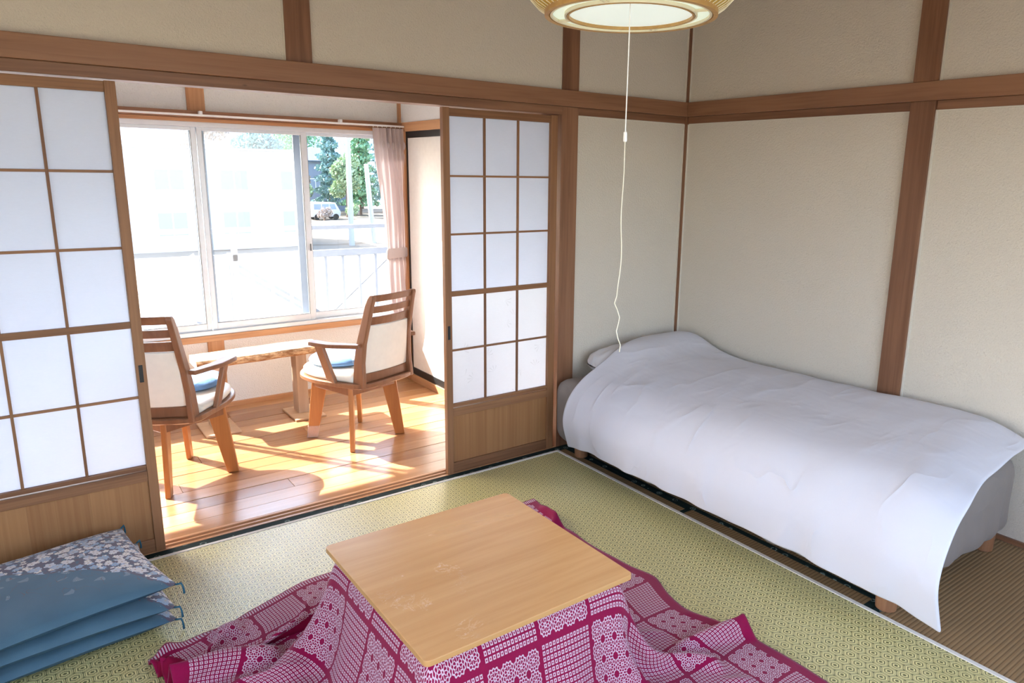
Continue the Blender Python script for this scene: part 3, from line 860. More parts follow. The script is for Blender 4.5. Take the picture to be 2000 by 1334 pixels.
def make_chair(loc, rz, base_at, base_rz, label, wraps):
    c = tag(empty('armchair', loc, rz), label, 'chair', 'wooden swivel armchairs in the sunroom')
    stack([(0.96, 0.402, 0), (1.0, 0.410, 0), (1.0, 0.428, 0), (0.985, 0.433, 0)]).build('seat_frame', 'chair', c, smooth=False)
    stack([(0.90, 0.4335, 0.0), (0.935, 0.445, 0.0), (0.93, 0.462, 0.0), (0.86, 0.474, 0.0), (0.6, 0.479, 0), (0.2, 0.480, 0)], -0.262).build('seat_pad', 'vinyl', c, smooth=True)
    # back posts: bent boards
    prof = [(0.405, -0.300, 0.085), (0.47, -0.300, 0.080), (0.55, -0.298, 0.070), (0.66, -0.312, 0.062), (0.78, -0.345, 0.055), (0.88, -0.372, 0.050), (0.92, -0.388, 0.044), (0.938, -0.396, 0.026)]
    for s in (-1, 1):
        b = MB(); A, B = [], []
        for side in (0, 1):
            loop = []
            for z, y, d in prof: loop.append((z, y + d / 2))
            for z, y, d in reversed(prof): loop.append((z, y - d / 2))
            pts = []
            for z, y in loop:
                t = (z - 0.405) / 0.54
                xo = 0.200 - 0.035 * t
                pts.append((s * (xo - side * 0.028), y, z))
            (A if side == 0 else B).extend(pts)
        b.prism(A, B).build('back_post', 'chair', c, 0.006)
    def yb(z): return float(np.interp(z, [q[0] for q in prof], [q[1] for q in prof]))
    def xi(z): return 0.172 - 0.035 * (z - 0.405) / 0.54
    def bow(z0, z1, th, dep, name, mt, parent, off=0.0, n=9, bev=0.004):
        b = MB(); rows_f, rows_b = [], []
        for k in range(n):
            u = -1 + 2 * k / (n - 1)
            cv = -dep * (1 - u * u)
            rows_f.append([(u * (xi(z0) + 0.003), yb(z0) + cv + th / 2 + off, z0), (u * (xi(z1) + 0.003), yb(z1) + cv + th / 2 + off, z1)])
            rows_b.append([(u * (xi(z0) + 0.003), yb(z0) + cv - th / 2 + off, z0), (u * (xi(z1) + 0.003), yb(z1) + cv - th / 2 + off, z1)])
        V = []; F = []
        for k in range(n): V += [rows_f[k][0], rows_f[k][1], rows_b[k][1], rows_b[k][0]]
        for k in range(n - 1):
            for j in range(4): F.append((k * 4 + j, k * 4 + (j + 1) % 4, k * 4 + 4 + (j + 1) % 4, k * 4 + 4 + j))
        F += [(0, 1, 2, 3), tuple((n - 1) * 4 + j for j in (3, 2, 1, 0))]
        return b.add(V, F).build(name, mt, parent, bev)
    bow(0.898, 0.938, 0.018, 0.018, 'back_slat', 'chair', c)
    bow(0.832, 0.872, 0.018, 0.020, 'back_slat', 'chair', c)
    bow(0.764, 0.812, 0.018, 0.022, 'back_slat', 'chair', c)
    bow(0.485, 0.762, 0.026, 0.020, 'back_panel', 'vinyl', c, 0.0, 11, 0.006)
    bow(0.434, 0.484, 0.024, 0.012, 'bottom_rail', 'chair', c, -0.004)
    # arms
    for s in (-1, 1):
        path = catmull([(0.205, -0.335, 0.655), (0.240, -0.24, 0.652), (0.270, -0.165, 0.650), (0.292, -0.09, 0.654), (0.298, -0.05, 0.656)], 4, False)
        b = MB(); L0, R0, L1, R1 = [], [], [], []
        for i, p in enumerate(path):
            t = i / (len(path) - 1); w = 0.020 + 0.014 * math.sin(min(1, t * 1.15) * math.pi * 0.5)
            if i == len(path) - 1: w = 0.020
            d = (path[min(i + 1, len(path) - 1)] - path[max(i - 1, 0)]).normalized(); nrm = Vector((d.y, -d.x, 0))
            a, q = p + nrm * w, p - nrm * w
            L0.append((s * a.x, a.y, a.z - 0.011)); R0.append((s * q.x, q.y, q.z - 0.011))
            L1.append((s * a.x, a.y, a.z + 0.011)); R1.append((s * q.x, q.y, q.z + 0.011))
        b.prism(L0 + R0[::-1], L1 + R1[::-1]).build('armrest', 'chair', c, 0.005)
        lo = [(0.252, -0.175), (0.252, -0.110)]; hi = [(0.290, -0.120), (0.290, -0.055)]
        b = MB(); th = 0.024
        A = [(s * lo[0][0], lo[0][1], 0.425), (s * lo[1][0], lo[1][1], 0.425), (s * hi[1][0], hi[1][1], 0.645), (s * hi[0][0], hi[0][1], 0.645)]
        B = [(s * (abs(x) - th) if True else x, y, z) for x, y, z in [(abs(q[0]), q[1], q[2]) for q in A]]
        b.prism(A, B).build('arm_support', 'chair', c, 0.004)
    # base, turned under the seat
    R = Matrix.Rotation(base_rz - rz, 3, 'Z')
    off = Matrix.Rotation(-rz, 3, 'Z') @ (Vector(base_at) - Vector(loc))
    h = 0.166
    for k in range(4):
        Rk = R @ Matrix.Rotation(k * math.pi / 2, 3, 'Z')
        b = MB()
        vs = [off + Rk @ Vector(p) for p in ((-h, h - 0.011, 0.326), (h, h - 0.011, 0.326), (h, h + 0.011, 0.326), (-h, h + 0.011, 0.326), (-h, h - 0.011, 0.402), (h, h - 0.011, 0.402), (h, h + 0.011, 0.402), (-h, h + 0.011, 0.402))]
        ap = b.add(vs, [(0,3,2,1),(4,5,6,7),(0,1,5,4),(1,2,6,5),(2,3,7,6),(3,0,4,7)]).build('apron', 'chair', c, 0.003)
        for sx in (-0.10, 0.10):
            q = MB(); q.tube([off + Rk @ Vector((sx, h + 0.0105, 0.372)), off + Rk @ Vector((sx, h + 0.0125, 0.372))], 0.005, 8); q.build('screw', 'screw', ap)
        # leg: flat board in the diagonal plane, splayed outwards
        Rd = Rk @ Matrix.Rotation(math.pi / 4, 3, 'Z')
        prof_l = [(0.150, 0.402), (0.240, 0.402), (0.246, 0.360), (0.290, 0.0), (0.232, 0.0), (0.160, 0.335)]
        A = [off + Rd @ Vector((r, 0.013, z)) for r, z in prof_l]; B = [off + Rd @ Vector((r, -0.013, z)) for r, z in prof_l]
        lg = MB().prism(A, B).build('leg', 'chair_leg', c, 0.004)
        if k in wraps:
            prof_w = [(0.2305, 0.002), (0.2920, 0.002), (0.2835, 0.075), (0.2150, 0.075)]
            A = [off + Rd @ Vector((r, 0.0145, z)) for r, z in prof_w]; B = [off + Rd @ Vector((r, -0.0145, z)) for r, z in prof_w]
            w = MB().prism(A, B).build('foot_wrap', 'wrap', lg); w['label'] = 'crinkled clear plastic wrap'
    q = MB(); q.lathe([(0.001, 0.378), (0.13, 0.378), (0.13, 0.402), (0.001, 0.402)], 24); q.build('swivel_plate', 'iron', c)
    return c
def wrap_mat():
    m = bpy.data.materials.new('clear_wrap'); m.use_nodes = True; t = m.node_tree; b = t.nodes['Principled BSDF']
    tr = t.nodes.new('ShaderNodeBsdfTransparent'); mx = t.nodes.new('ShaderNodeMixShader'); mx.inputs[0].default_value = 0.28
    b.inputs['Base Color'].default_value = (0.85, 0.85, 0.85, 1); b.inputs['Roughness'].default_value = 0.15
    t.links.new(tr.outputs[0], mx.inputs[1]); t.links.new(b.outputs[0], mx.inputs[2]); t.links.new(mx.outputs[0], t.nodes['Material Output'].inputs[0])
    return m
MT['wrap'] = wrap_mat()
RD = math.radians
make_chair((-1.908, 0.852, 0), RD(20), (-1.873, 0.856, 0), RD(18), 'wooden swivel armchair at the right, near the curtain, back half turned', (1,))
make_chair((-2.850, 0.790, 0), RD(-30), (-2.870, 0.800, 0), RD(-66), 'wooden swivel armchair half hidden by the left sliding door', (2,))
def pad(loc, rz, label):
    c = tag(empty('seat_cushion', loc, rz), label, 'cushion', 'round blue cushions on the sunroom chairs')
    b = MB(); P = []; nR, nA = 12, 40; vs = []; fs = []
    prof = [(0.001, 0.050), (0.06, 0.052), (0.12, 0.050), (0.165, 0.042), (0.188, 0.030), (0.194, 0.020), (0.188, 0.010), (0.15, 0.003), (0.08, 0.001), (0.001, 0.001)]
    b.lathe(prof, 40)
    b.v = [(x, y, z * (1 + 0.18 * mnoise.noise(Vector((x * 9, y * 9, 0))))) for x, y, z in b.v]
    b.build('pad', 'bluepad', c, smooth=True)
    return c
pad((-1.930, 0.880, 0.480), 0.3, 'round blue cushion on the armchair near the curtain')
pad((-2.800, 0.84, 0.480), 1.2, 'round blue cushion on the armchair by the left sliding door')

# ------------------------------------------------------------------ live edge bench below the window
bn = tag(empty('low_bench', (-2.2, 1.50, 0)), 'low live-edge wooden bench table under the sunroom window', 'bench')
def bench_top():
    nx = 40; top = []; V = []; F = []
    for i in range(nx + 1):
        x = -0.44 + 0.775 * i / nx
        yf = -0.118 + 0.012 * math.sin(x * 7) + 0.007 * mnoise.noise(Vector((x * 9, 0, 0)))
        ybk = 0.115 + 0.02 * math.sin(x * 5 + 1)
        V += [(x, yf + 0.014, 0.412), (x, yf - 0.008, 0.425 + 0.004 * mnoise.noise(Vector((x * 25, 3, 0)))), (x, yf - 0.004, 0.448), (x, yf + 0.010, 0.460), (x, ybk - 0.008, 0.460), (x, ybk, 0.44), (x, ybk - 0.01, 0.412)]
    for i in range(nx):
        for j in range(7): F.append((i * 7 + j, i * 7 + (j + 1) % 7, i * 7 + 7 + (j + 1) % 7, i * 7 + 7 + j))
    F += [tuple(range(7)), tuple(nx * 7 + j for j in range(6, -1, -1))]
    o = MB().add(V, F).build('bench_top', ['bench', 'bark'], bn)
    for p in o.data.polygons:
        if p.normal.y < -0.35: p.material_index = 1
    o.data.update()
bench_top()
for x in (-0.345, 0.188):
    lg = box('leg', 'bench_leg', x - 0.030, x + 0.040, -0.075, 0.03, 0.012, 0.414, bn, 0.003)
    box('foot_plate', 'ply', x - 0.090, x + 0.110, -0.200, 0.090, 0.0, 0.012, bn, 0.002)

# ------------------------------------------------------------------ rush rug
rg = tag(empty('rush_rug', (-3.0, -2.0, 0)), 'green woven rush rug with tortoiseshell pattern on the tatami', 'rug')
box('weave', 'rug', -1.75, 1.982, -1.95, 1.932, 0.0005, 0.006, rg, bevel=0)
box('edge_tape', 'tape', 1.972, 1.992, -1.95, 1.94, 0.0006, 0.0085, rg, 0.002)
box('edge_tape', 'tape', -1.75, 1.992, 1.922, 1.940, 0.0006, 0.0084, rg, 0.002)

# ------------------------------------------------------------------ kotatsu table and quilt
KX, KY = -2.374, -1.396
kt = tag(empty('kotatsu_table', (KX, KY, 0)), 'low square table with scuffed honey wood top, quilt beneath', 'table')
o = MB().box(-0.361, 0.361, -0.365, 0.365, 0.357, 0.375).build('tabletop', 'tabletop', kt, 0)
def rounded_top():
    r = 0.018; h = 0.3625; lp = []
    for (cx, cy, a0) in ((h - r, h - r, 0), (-h + r, h - r, 90), (-h + r, -h + r, 180), (h - r, -h + r, 270)):
        for k in range(6):
            a = RD(a0 + 90 * k / 5); lp.append((cx + r * math.cos(a), cy + r * math.sin(a)))
    return lp
bpy.data.objects.remove(o)
lp = rounded_top()
o = MB().prism([(x, y, 0.358) for x, y in lp], [(x, y, 0.3755) for x, y in lp]).build('tabletop', ['tabletop', 'table_edge'], kt, 0.002)
for p in o.data.polygons:
    if abs(p.normal.z) < 0.5: p.material_index = 1
for sx in (-1, 1):
    for sy in (-1, 1):
        box('leg', 'door_z', sx * 0.272 - 0.022, sx * 0.272 + 0.022, sy * 0.272 - 0.022, sy * 0.272 + 0.022, 0.008, 0.33, kt)
box('under_frame', 'door_x', -0.305, 0.305, -0.305, 0.305, 0.30, 0.336, kt)

def cloth_quilt():
    N = 90; Hs = 0.95; tb = 0.340; top = 0.350
    t = np.linspace(-Hs, Hs, N); rest = t[1] - t[0]
    U, V_ = np.meshgrid(t, t, indexing='xy')      # rows: v (y), cols: u (x)
    dx = np.maximum(np.abs(U) - tb, 0); dy = np.maximum(np.abs(V_) - tb, 0)
    d = np.sqrt(dx ** 2 + dy ** 2)
    ux = np.where(d > 0, dx / np.maximum(d, 1e-9), 0) * np.sign(U); uy = np.where(d > 0, dy / np.maximum(d, 1e-9), 0) * np.sign(V_)
    # fall of the stiff quilt: steep under the table edge, easing out onto the floor
    hh = np.linspace(0, 0.47, 200); zz = 0.016 + (top - 0.016) * (1 - hh / 0.47) ** 1.75
    arc = np.concatenate([[0], np.cumsum(np.hypot(np.diff(hh), np.diff(zz)))])
    h = np.where(d < arc[-1], np.interp(d, arc, hh), 0.47 + (d - arc[-1])); z = np.interp(d, arc, zz)
    Px = np.sign(U) * np.minimum(np.abs(U), tb) + ux * h
    Py = np.sign(V_) * np.minimum(np.abs(V_), tb) + uy * h
    P = np.stack([Px, Py, z], -1)
    g = lambda cu, cv, su, sv: np.exp(-(((U - cu) / su) ** 2 + ((V_ - cv) / sv) ** 2))
    # the left rear corner has been pushed back towards the viewer
    w = g(-Hs, Hs, 0.42, 0.40)
    P[..., 1] += -0.23 * w; P[..., 0] += -0.03 * w
    P[..., 1] += -0.035 * g(-0.45, Hs, 0.35, 0.3)
    # right front: hem rucked up
    w2 = g(Hs, -0.46, 0.16, 0.13)
    P[..., 2] += 0.075 * w2; P[..., 0] += 0.02 * w2; P[..., 1] += 0.05 * g(Hs, -0.62, 0.2, 0.14)
    P[..., 0] += -0.05 * g(Hs, -0.25, 0.2, 0.12) - 0.035 * g(Hs, 0.55, 0.3, 0.35)
    nz = np.array([[mnoise.noise(Vector((a * 3.6, b * 3.6, 1.7))) for a in t] for b in t])
    nz2 = np.array([[mnoise.noise(Vector((a * 8.5, b * 8.5, 5.7))) for a in t] for b in t])
    out = np.clip((d - 0.05) / 0.3, 0, 1)
    th = np.arctan2(V_, U)
    P[..., 2] += (0.016 * nz + 0.008 * nz2) * out
    rad = np.stack([ux, uy], -1)
    P[..., :2] += rad * (0.018 * np.sin(th * 17 + 3 * nz) * out * (0.6 + nz))[..., None]
    P[..., 2] = np.maximum(P[..., 2], 0.016)
    inside = d < 1e-6
    hem = (np.maximum(np.abs(U), np.abs(V_)) > Hs - 1.5 * rest)
    fixed = P.copy(); Vv = np.zeros_like(P)
    a_ = slice(None); cons = []
    for off, st in ((1, 1.0), (2, 0.3), (4, 0.15)):
        cons.append(((a_, slice(0, -off)), (a_, slice(off, None)), off * rest, st, off))
        cons.append(((slice(0, -off), a_), (slice(off, None), a_), off * rest, st, off))
    cons.append(((slice(0, -1), slice(0, -1)), (slice(1, None), slice(1, None)), rest * 1.41421, 0.4, 1))
    cons.append(((slice(0, -1), slice(1, None)), (slice(1, None), slice(0, -1)), rest * 1.41421, 0.4, 1))
    for step in range(45):
        Q = P.copy(); Vv *= 0.85; Vv[..., 2] -= 0.0009
        P = P + Vv
        for it in range(6):
            D = np.zeros_like(P); C = np.zeros(P.shape[:2] + (1,))
            for sa, sb, l, st, off in cons:
                e = P[sb] - P[sa]; n = np.sqrt((e * e).sum(-1, keepdims=True)) + 1e-9
                corr = e * ((n - l) / n) * 0.5 * st
                if off > 1: corr = corr * (n < l)
                D[sa] += corr; D[sb] -= corr; C[sa] += st; C[sb] += st
            P = P + D / np.maximum(C, 1) * 1.6
            P[inside] = fixed[inside]
            P[hem, :2] = fixed[hem, :2] * 0.9 + P[hem, :2] * 0.1
            ins = (np.abs(P[..., 0]) < tb + 0.012) & (np.abs(P[..., 1]) < tb + 0.012) & (P[..., 2] < top) & ~inside
            ox = tb + 0.012 - np.abs(P[..., 0]); oy = tb + 0.012 - np.abs(P[..., 1])
            m1 = ins & (ox <= oy); m2 = ins & ~m1
            P[m1, 0] = np.sign(P[m1, 0]) * (tb + 0.012); P[m2, 1] = np.sign(P[m2, 1]) * (tb + 0.012)
            P[..., 2] = np.maximum(P[..., 2], 0.017)
        Vv = P - Q
        on = P[..., 2] < 0.019
        P[on, :2] = Q[on, :2] + (P[on, :2] - Q[on, :2]) * 0.4; Vv[on] *= 0.2
    return P, U, V_
P, U, V_ = cloth_quilt()
b = MB(); b.grid([[tuple(q) for q in r] for r in P]); b.uvs = [(float(a), float(c)) for a, c in zip(U.ravel(), V_.ravel())]
ql = tag(empty('kotatsu_quilt', (KX, KY, 0)), 'burgundy and white patterned quilt draped over the low table', 'quilt')
o = b.build('quilt_cover', ['quilt', 'quilt_lining'], ql, smooth=True)
md = o.modifiers.new('sub', 'SUBSURF'); md.levels = 1; md.render_levels = 1
md = o.modifiers.new('thick', 'SOLIDIFY'); md.thickness = 0.010; md.offset = -1; md.material_offset = 1; md.material_offset_rim = 0

# ------------------------------------------------------------------ stacked floor cushions
def floor_cushion(loc, rz, label, half=0.285, th=0.042, tilt=(0, 0), tassels=True):
    c = tag(empty('floor_cushion', loc, rz), label, 'cushion', 'stacked blue floor cushions')
    c.rotation_euler = (tilt[0], tilt[1], rz)
    n = 44
    def surf(sgn):
        rows = []
        for i in range(n + 1):
            r = []
            for j in range(n + 1):
                u, v = -1 + 2 * j / n, -1 + 2 * i / n
                # edges draw in between the pointed corners
                x = u * half * (1 - 0.045 * (1 - v * v) * u * u); y = v * half * (1 - 0.045 * (1 - u * u) * v * v)
                e = ((1 - abs(u) ** 3.2) * (1 - abs(v) ** 3.2)) ** 0.50
                z = sgn * th * e * (1.0 + 0.12 * mnoise.noise(Vector((u * 2.2, v * 2.2, loc[2] * 9 + sgn))))
                r.append((x, y, z))
            rows.append(r)
        return rows
    for sgn, nm, mt in ((1, 'cover_top', 'cushion'), (-1, 'cover_bottom', 'cushion_back')):
        b = MB(); b.grid(surf(sgn)); b.uvs = [(-1 + 2 * j / n, -1 + 2 * i / n) for i in range(n + 1) for j in range(n + 1)]
        b.build(nm, mt, c, smooth=True)
    if tassels:
        for sx in (-1, 1):
            for sy in (-1, 1):
                x, y = sx * half, sy * half
                b = MB(); b.tube([(x * 0.985, y * 0.985, 0.0), (x * 1.035, y * 1.03, 0.004), (x * 1.045, y * 1.040, -0.008), (x * 1.050, y * 1.05, -0.022), (x * 1.048, y * 1.055, -0.034)], [0.0035, 0.0035, 0.003, 0.0035, 0.004], 7)
                b.build('tassel', 'tassel', c, smooth=True)
    return c
floor_cushion((-3.456, -0.386, 0.045), RD(6), 'blue floral floor cushion at the bottom of the stack', half=0.29)
floor_cushion((-3.450, -0.402, 0.108), RD(4), 'blue floral floor cushion in the middle of the stack', half=0.29)
floor_cushion((-3.462, -0.392, 0.170), RD(10), 'blue floral floor cushion on top of the stack', half=0.292)

# ------------------------------------------------------------------ bed, pillow, duvet
bd = tag(empty('bed', (-0.56, -1.07, 0)), 'low mattress bed with taupe grey fitted sheet and wooden legs', 'bed')
def mattress():
    x0, x1, y0, y1, z0, z1, r = -1.040, -0.035, -2.122, -0.030, 0.108, 0.445, 0.085
    hx, hy, hz = (x1 - x0) / 2, (y1 - y0) / 2, (z1 - z0) / 2
    nx, ny, nz = 40, 80, 14
    V = {}; verts = []; F = []
    def vid(i, j, k):
        if (i, j, k) in V: return V[(i, j, k)]
        p = Vector((-hx + 2 * hx * i / nx, -hy + 2 * hy * j / ny, -hz + 2 * hz * k / nz))
        q = Vector((max(-hx + r, min(hx - r, p.x)), max(-hy + r, min(hy - r, p.y)), max(-hz + r * 0.5, min(hz - r, p.z))))
        d = p - q
        if d.length > 1e-6:
            d = d.normalized() * r * (0.5 if p.z < -hz + r * 0.5 and abs(d.z) > 0.9 else 1.0)
            w = q + d
        else: w = p
        # slack folds of the fitted sheet, mostly upright on the sides
        n_ = mnoise.noise(Vector((w.x * 13, w.y * 13, w.z * 2.2))); n2 = mnoise.noise(Vector((w.x * 4, w.y * 4, w.z * 3 + 5)))
        side = 1.0 if w.z < hz - 0.03 else 0.25
        w = w + d.normalized() * (0.016 * n_ + 0.012 * n2) * side if d.length > 1e-6 else w + Vector((0, 0, 0.004 * n2))
        V[(i, j, k)] = len(verts); verts.append((w.x, w.y, w.z)); return V[(i, j, k)]
    for i in range(nx):
        for j in range(ny):
            for k in (0, nz): F.append((vid(i, j, k), vid(i + 1, j, k), vid(i + 1, j + 1, k), vid(i, j + 1, k)))
    for i in range(nx):
        for k in range(nz):
            for j in (0, ny): F.append((vid(i, j, k), vid(i + 1, j, k), vid(i + 1, j, k + 1), vid(i, j, k + 1)))
    for j in range(ny):
        for k in range(nz):
            for i in (0, nx): F.append((vid(i, j, k), vid(i, j + 1, k), vid(i, j + 1, k + 1), vid(i, j, k + 1)))
    o = MB().add(verts, F).build('mattress', 'sheet', bd, smooth=True)
    o.location = ((x0 + x1) / 2 + 0.56, (y0 + y1) / 2 + 1.07, (z0 + z1) / 2)
mattress()
for (x, y) in ((-0.945, -2.045), (-0.150, -2.060), (-0.945, -0.20), (-0.150, -0.20)):
    b = MB(); b.lathe([(0.033, 0.0), (0.038, 0.004), (0.044, 0.13)], 24, x + 0.56, y + 1.07, cap=True)
    b.build('leg', 'bedleg', bd, smooth=False)

pl = tag(empty('pillow', (-0.485, -0.185, 0.447), RD(3)), 'pale grey pillow at the head of the bed under the duvet', 'pillow')
def pillow_mesh():
    n = 30; rows = {}
    for sg, nm in ((1, 'pillow_top'), (-1, 'pillow_bottom')):
        R = []
        for i in range(n + 1):
            r = []
            for j in range(n + 1):
                u, v = -1 + 2 * j / n, -1 + 2 * i / n
                e = ((1 - abs(u) ** 4) * (1 - abs(v) ** 3)) ** 0.45
                z = 0.062 + (0.020 * v if sg > 0 else 0) + sg * (0.088 if sg > 0 else 0.054) * e
                r.append((u * 0.355 * (1 - 0.14 * v ** 4), v * 0.155 * (1 - 0.10 * u ** 6) * (1 - 0.05 * (1 - u * u)), z + 0.008 * mnoise.noise(Vector((u * 4, v * 4, sg)))))
            R.append(r)
        MB().grid(R).build(nm, 'pillow', pl, smooth=True)
pillow_mesh()

dv = tag(empty('duvet', (-0.56, -1.1, 0.45)), 'white cotton duvet spread over the bed, corner hanging at the foot', 'duvet')
def duvet():
    nq, nv = 110, 150
    rows = []
    # cross section knots (q, x, z) from the wall to the hanging edge
    for i in range(nv + 1):
        v = i / nv
        row = []
        for j in range(nq + 1):
            q = j / nq
            yh = np.interp(q, [0, 0.10, 0.15, 0.32, 0.5, 0.62, 0.70, 1.0], [-0.024, -0.026, -0.030, -0.110, -0.215, -0.235, -0.215, -0.205])
            yf = np.interp(q, [0, 0.25, 0.5, 0.65, 0.78, 0.92, 1.0], [-2.140, -2.170, -2.205, -2.265, -2.275, -2.290, -2.300])
            y = yh + (yf - yh) * v
            hump = 0.072 * math.exp(-((y + 0.20) / 0.18) ** 2) * min(1, max(0, (0.66 - q) / 0.16))
            zt = 0.552 + hump + 0.014 * math.sin(y * 2.3 + 0.5) - 0.07 * max(0, (v - 0.90) / 0.10) ** 1.6 * (1 - 0.25 * q)
            xs = [0, 0.05, 0.15, 0.35, 0.52, 0.62, 0.69, 0.76, 0.86, 1.0]
            px = [-0.028, -0.060, -0.17, -0.45, -0.70, -0.86, -0.985, -1.070, -1.105, -1.105 + 0.055 * (1 - min(1, v / 0.35)) + 0.035 * max(0, (v - 0.85) / 0.15)]
            pz = [-0.020, 0.004, 0.012, 0.006, -0.006, -0.030, -0.070, -0.140, -0.270, -0.455]
            x = np.interp(q, xs, px); dz = np.interp(q, xs, pz)
            hang = max(0.0, (q - 0.66) / 0.34)
            # hem height along the bed
            hem = np.interp(v, [0, 0.1, 0.35, 0.75, 0.93, 1.0], [0.085, 0.125, 0.140, 0.140, 0.125, 0.100])
            z = zt + dz
            if hang > 0:
                zb = zt - 0.035
                z = zb + (hem - zb) * hang ** 0.92
            # soft relief: long shallow folds over the top, upright waves near the hem
            rel = 0.016 * mnoise.noise(Vector((x * 2.2, y * 1.7, 0.3))) + 0.007 * mnoise.noise(Vector((x * 7 + y * 3, y * 4 - x * 5, 2.3)))
            rg_ = 1 - abs(mnoise.noise(Vector((x * 2.6 + y * 2.2, y * 5.2 - x * 1.4, 4.1)))) * 2.2
            rel += 0.0055 * max(0, rg_) ** 3 * (0.4 + 0.6 * max(0, mnoise.noise(Vector((x * 1.5, y * 1.2, 8)))))
            wave = hang * (0.020 * mnoise.noise(Vector((y * 4.2, hang * 0.8, 7.7))) + 0.012 * mnoise.noise(Vector((y * 10, hang, 3.1))))
            foot = max(0, (v - 0.93) / 0.07)
            row.append((min(x + wave * -1.0 + 0.56, 0.545), y + 0.010 * foot * mnoise.noise(Vector((x * 9, 1, 1))) + 1.1, max(z + rel * (1 - hang * 0.7) + 0.016 * foot * mnoise.noise(Vector((x * 8, 4, 1))), 0.06) - 0.45))
        rows.append(row)
    # smooth the section a little
    A = np.array(rows)
    for _ in range(26):
        A[:, 1:-1] = 0.25 * A[:, :-2] + 0.5 * A[:, 1:-1] + 0.25 * A[:, 2:]
    o = MB().grid([[tuple(p) for p in r] for r in A]).build('duvet_cover', 'duvet', dv, smooth=True)
    md = o.modifiers.new('thick', 'SOLIDIFY'); md.thickness = 0.016; md.offset = 0
    md = o.modifiers.new('sub', 'SUBSURF'); md.levels = 1; md.render_levels = 1
duvet()

# ------------------------------------------------------------------ pendant lamp
LX, LY, LZ = -2.112, -1.757, 2.0
lm = tag(empty('pendant_lamp', (LX, LY, LZ)), 'round woven bamboo pendant lamp with lit white underside', 'lamp')
prof = [(0.213, 0.004), (0.240, 0.020), (0.268, 0.050), (0.284, 0.085), (0.288, 0.115), (0.280, 0.150), (0.255, 0.185), (0.21, 0.21)]
MB().lathe(prof, 72).build('shade', 'lampside', lm, smooth=True)
for k in range(72):
    a = 2 * math.pi * k / 72
    MB().tube([((r + 0.002) * math.cos(a), (r + 0.002) * math.sin(a), z) for r, z in prof], 0.0013, 4, False).build('rib', 'lampcream', lm)
def ring(name, r, w, h, z, mt, parent=lm, seg=72):
    return MB().lathe([(r - w, z), (r + w, z), (r + w, z + h), (r - w, z + h), (r - w, z)], seg).build(name, mt, parent, smooth=False)
ring('bottom_ring', 0.2155, 0.006, 0.016, -0.004, 'lampwood')
ring('rim_ring', 0.204, 0.003, 0.010, -0.003, 'lampcream')
MB().lathe([(0.163, 0.004), (0.203, 0.004)], 72).build('ring_band', 'lampring', lm)
ring('middle_ring', 0.168, 0.0025, 0.010, -0.004, 'lampcream')
ring('inner_ring', 0.161, 0.0025, 0.012, -0.005, 'lampwood')
MB().lathe([(0.0005, 0.002), (0.08, 0.002), (0.160, 0.003)], 72).build('diffuser', 'lampglow', lm)
for k in range(4):
    a0 = RD(28 + 90 * k)
    for da in (-0.035, 0.035):
        a = a0 + da
        MB().tube([(0.162 * math.cos(a), 0.162 * math.sin(a), 0.0), (0.203 * math.cos(a), 0.203 * math.sin(a), 0.0)], 0.0028, 5).build('spoke', 'lampcream', lm)
MB().lathe([(0.205, 0.21), (0.02, 0.222), (0.001, 0.222)], 48).build('cap', 'lampwood', lm)
MB().tube([(0, 0, 0.22), (0, 0, H - LZ - 0.03)], 0.006, 8).build('flex', 'black', lm)
MB().lathe([(0.05, H - LZ - 0.035), (0.05, H - LZ - 0.001), (0.001, H - LZ - 0.001)], 24).build('ceiling_rose', 'plastic', lm)
QX, QY = -0.104, -0.112        # the cord leaves the diffuser near its edge
MB().tube([(QX, QY, 0.003), (QX - 0.002, QY - 0.002, -0.15), (QX - 0.001, QY, -0.300)], 0.0015, 6).build('pull_cord', 'plastic', lm)
cord = [(QX - 0.001, QY, -0.318)]
for i in range(1, 30):
    t = i / 29
    w = 0.006 * math.sin(t * 15) * t + (0.006 if t > 0.75 else 0) * math.sin(t * 40)
    cord.append((QX - 0.001 + w * rgt.x - 0.004 * t, QY + w * rgt.y, -0.318 - t * 0.536))
MB().tube(cord, 0.0013, 6).build('cord_extension', 'cord', lm)
MB().lathe([(0.001, -0.295), (0.0045, -0.299), (0.005, -0.318), (0.0038, -0.321), (0.001, -0.321)], 12, QX - 0.001, QY).build('cord_bell', 'plastic', lm)

# ------------------------------------------------------------------ outside: balcony railing
br = tag(empty('balcony_railing', (-2.0, 2.9, 0)), 'white balcony railing with upright bars outside the window', 'railing')
box('hand_rail', 'rail_paint', -3.2, 2.6, -0.03, 0.03, 1.100, 1.135, br)
box('middle_rail', 'rail_paint', -3.2, 2.6, -0.02, 0.02, 0.870, 0.925, br)
box('bottom_rail', 'rail_paint', -3.2, 2.6, -0.02, 0.02, 0.10, 0.15, br)
for k in range(36):
    x = -3.1 + k * 0.1515 + 0.024
    if x > 2.55: break
    box('baluster', 'rail_paint', x - 0.011, x + 0.011, -0.011, 0.011, 0.15, 0.87, br, 0)
for x in (-3.15, -0.02, 2.5):
    box('post', 'rail_paint', x - 0.02, x + 0.02, -0.02, 0.02, -0.1, 1.10, br)
for k, (xa, za, xb, zb) in enumerate([(0.786, 0.377, 1.296, 0.803)]):
    MB().tube([(xa, 0.05, za), (xb, 0.05, zb)], 0.006, 6).build('brace_rod', 'grey_metal', br)
struct(box('floor_balcony', 'pole', -5.2, 0.7, 2.0, 3.0, -0.35, -0.20, bevel=0))
fr = tag(empty('braced_frame', (-1.88, 3.6, 0)), 'grey post with slanting braces just beyond the balcony railing', 'frame')
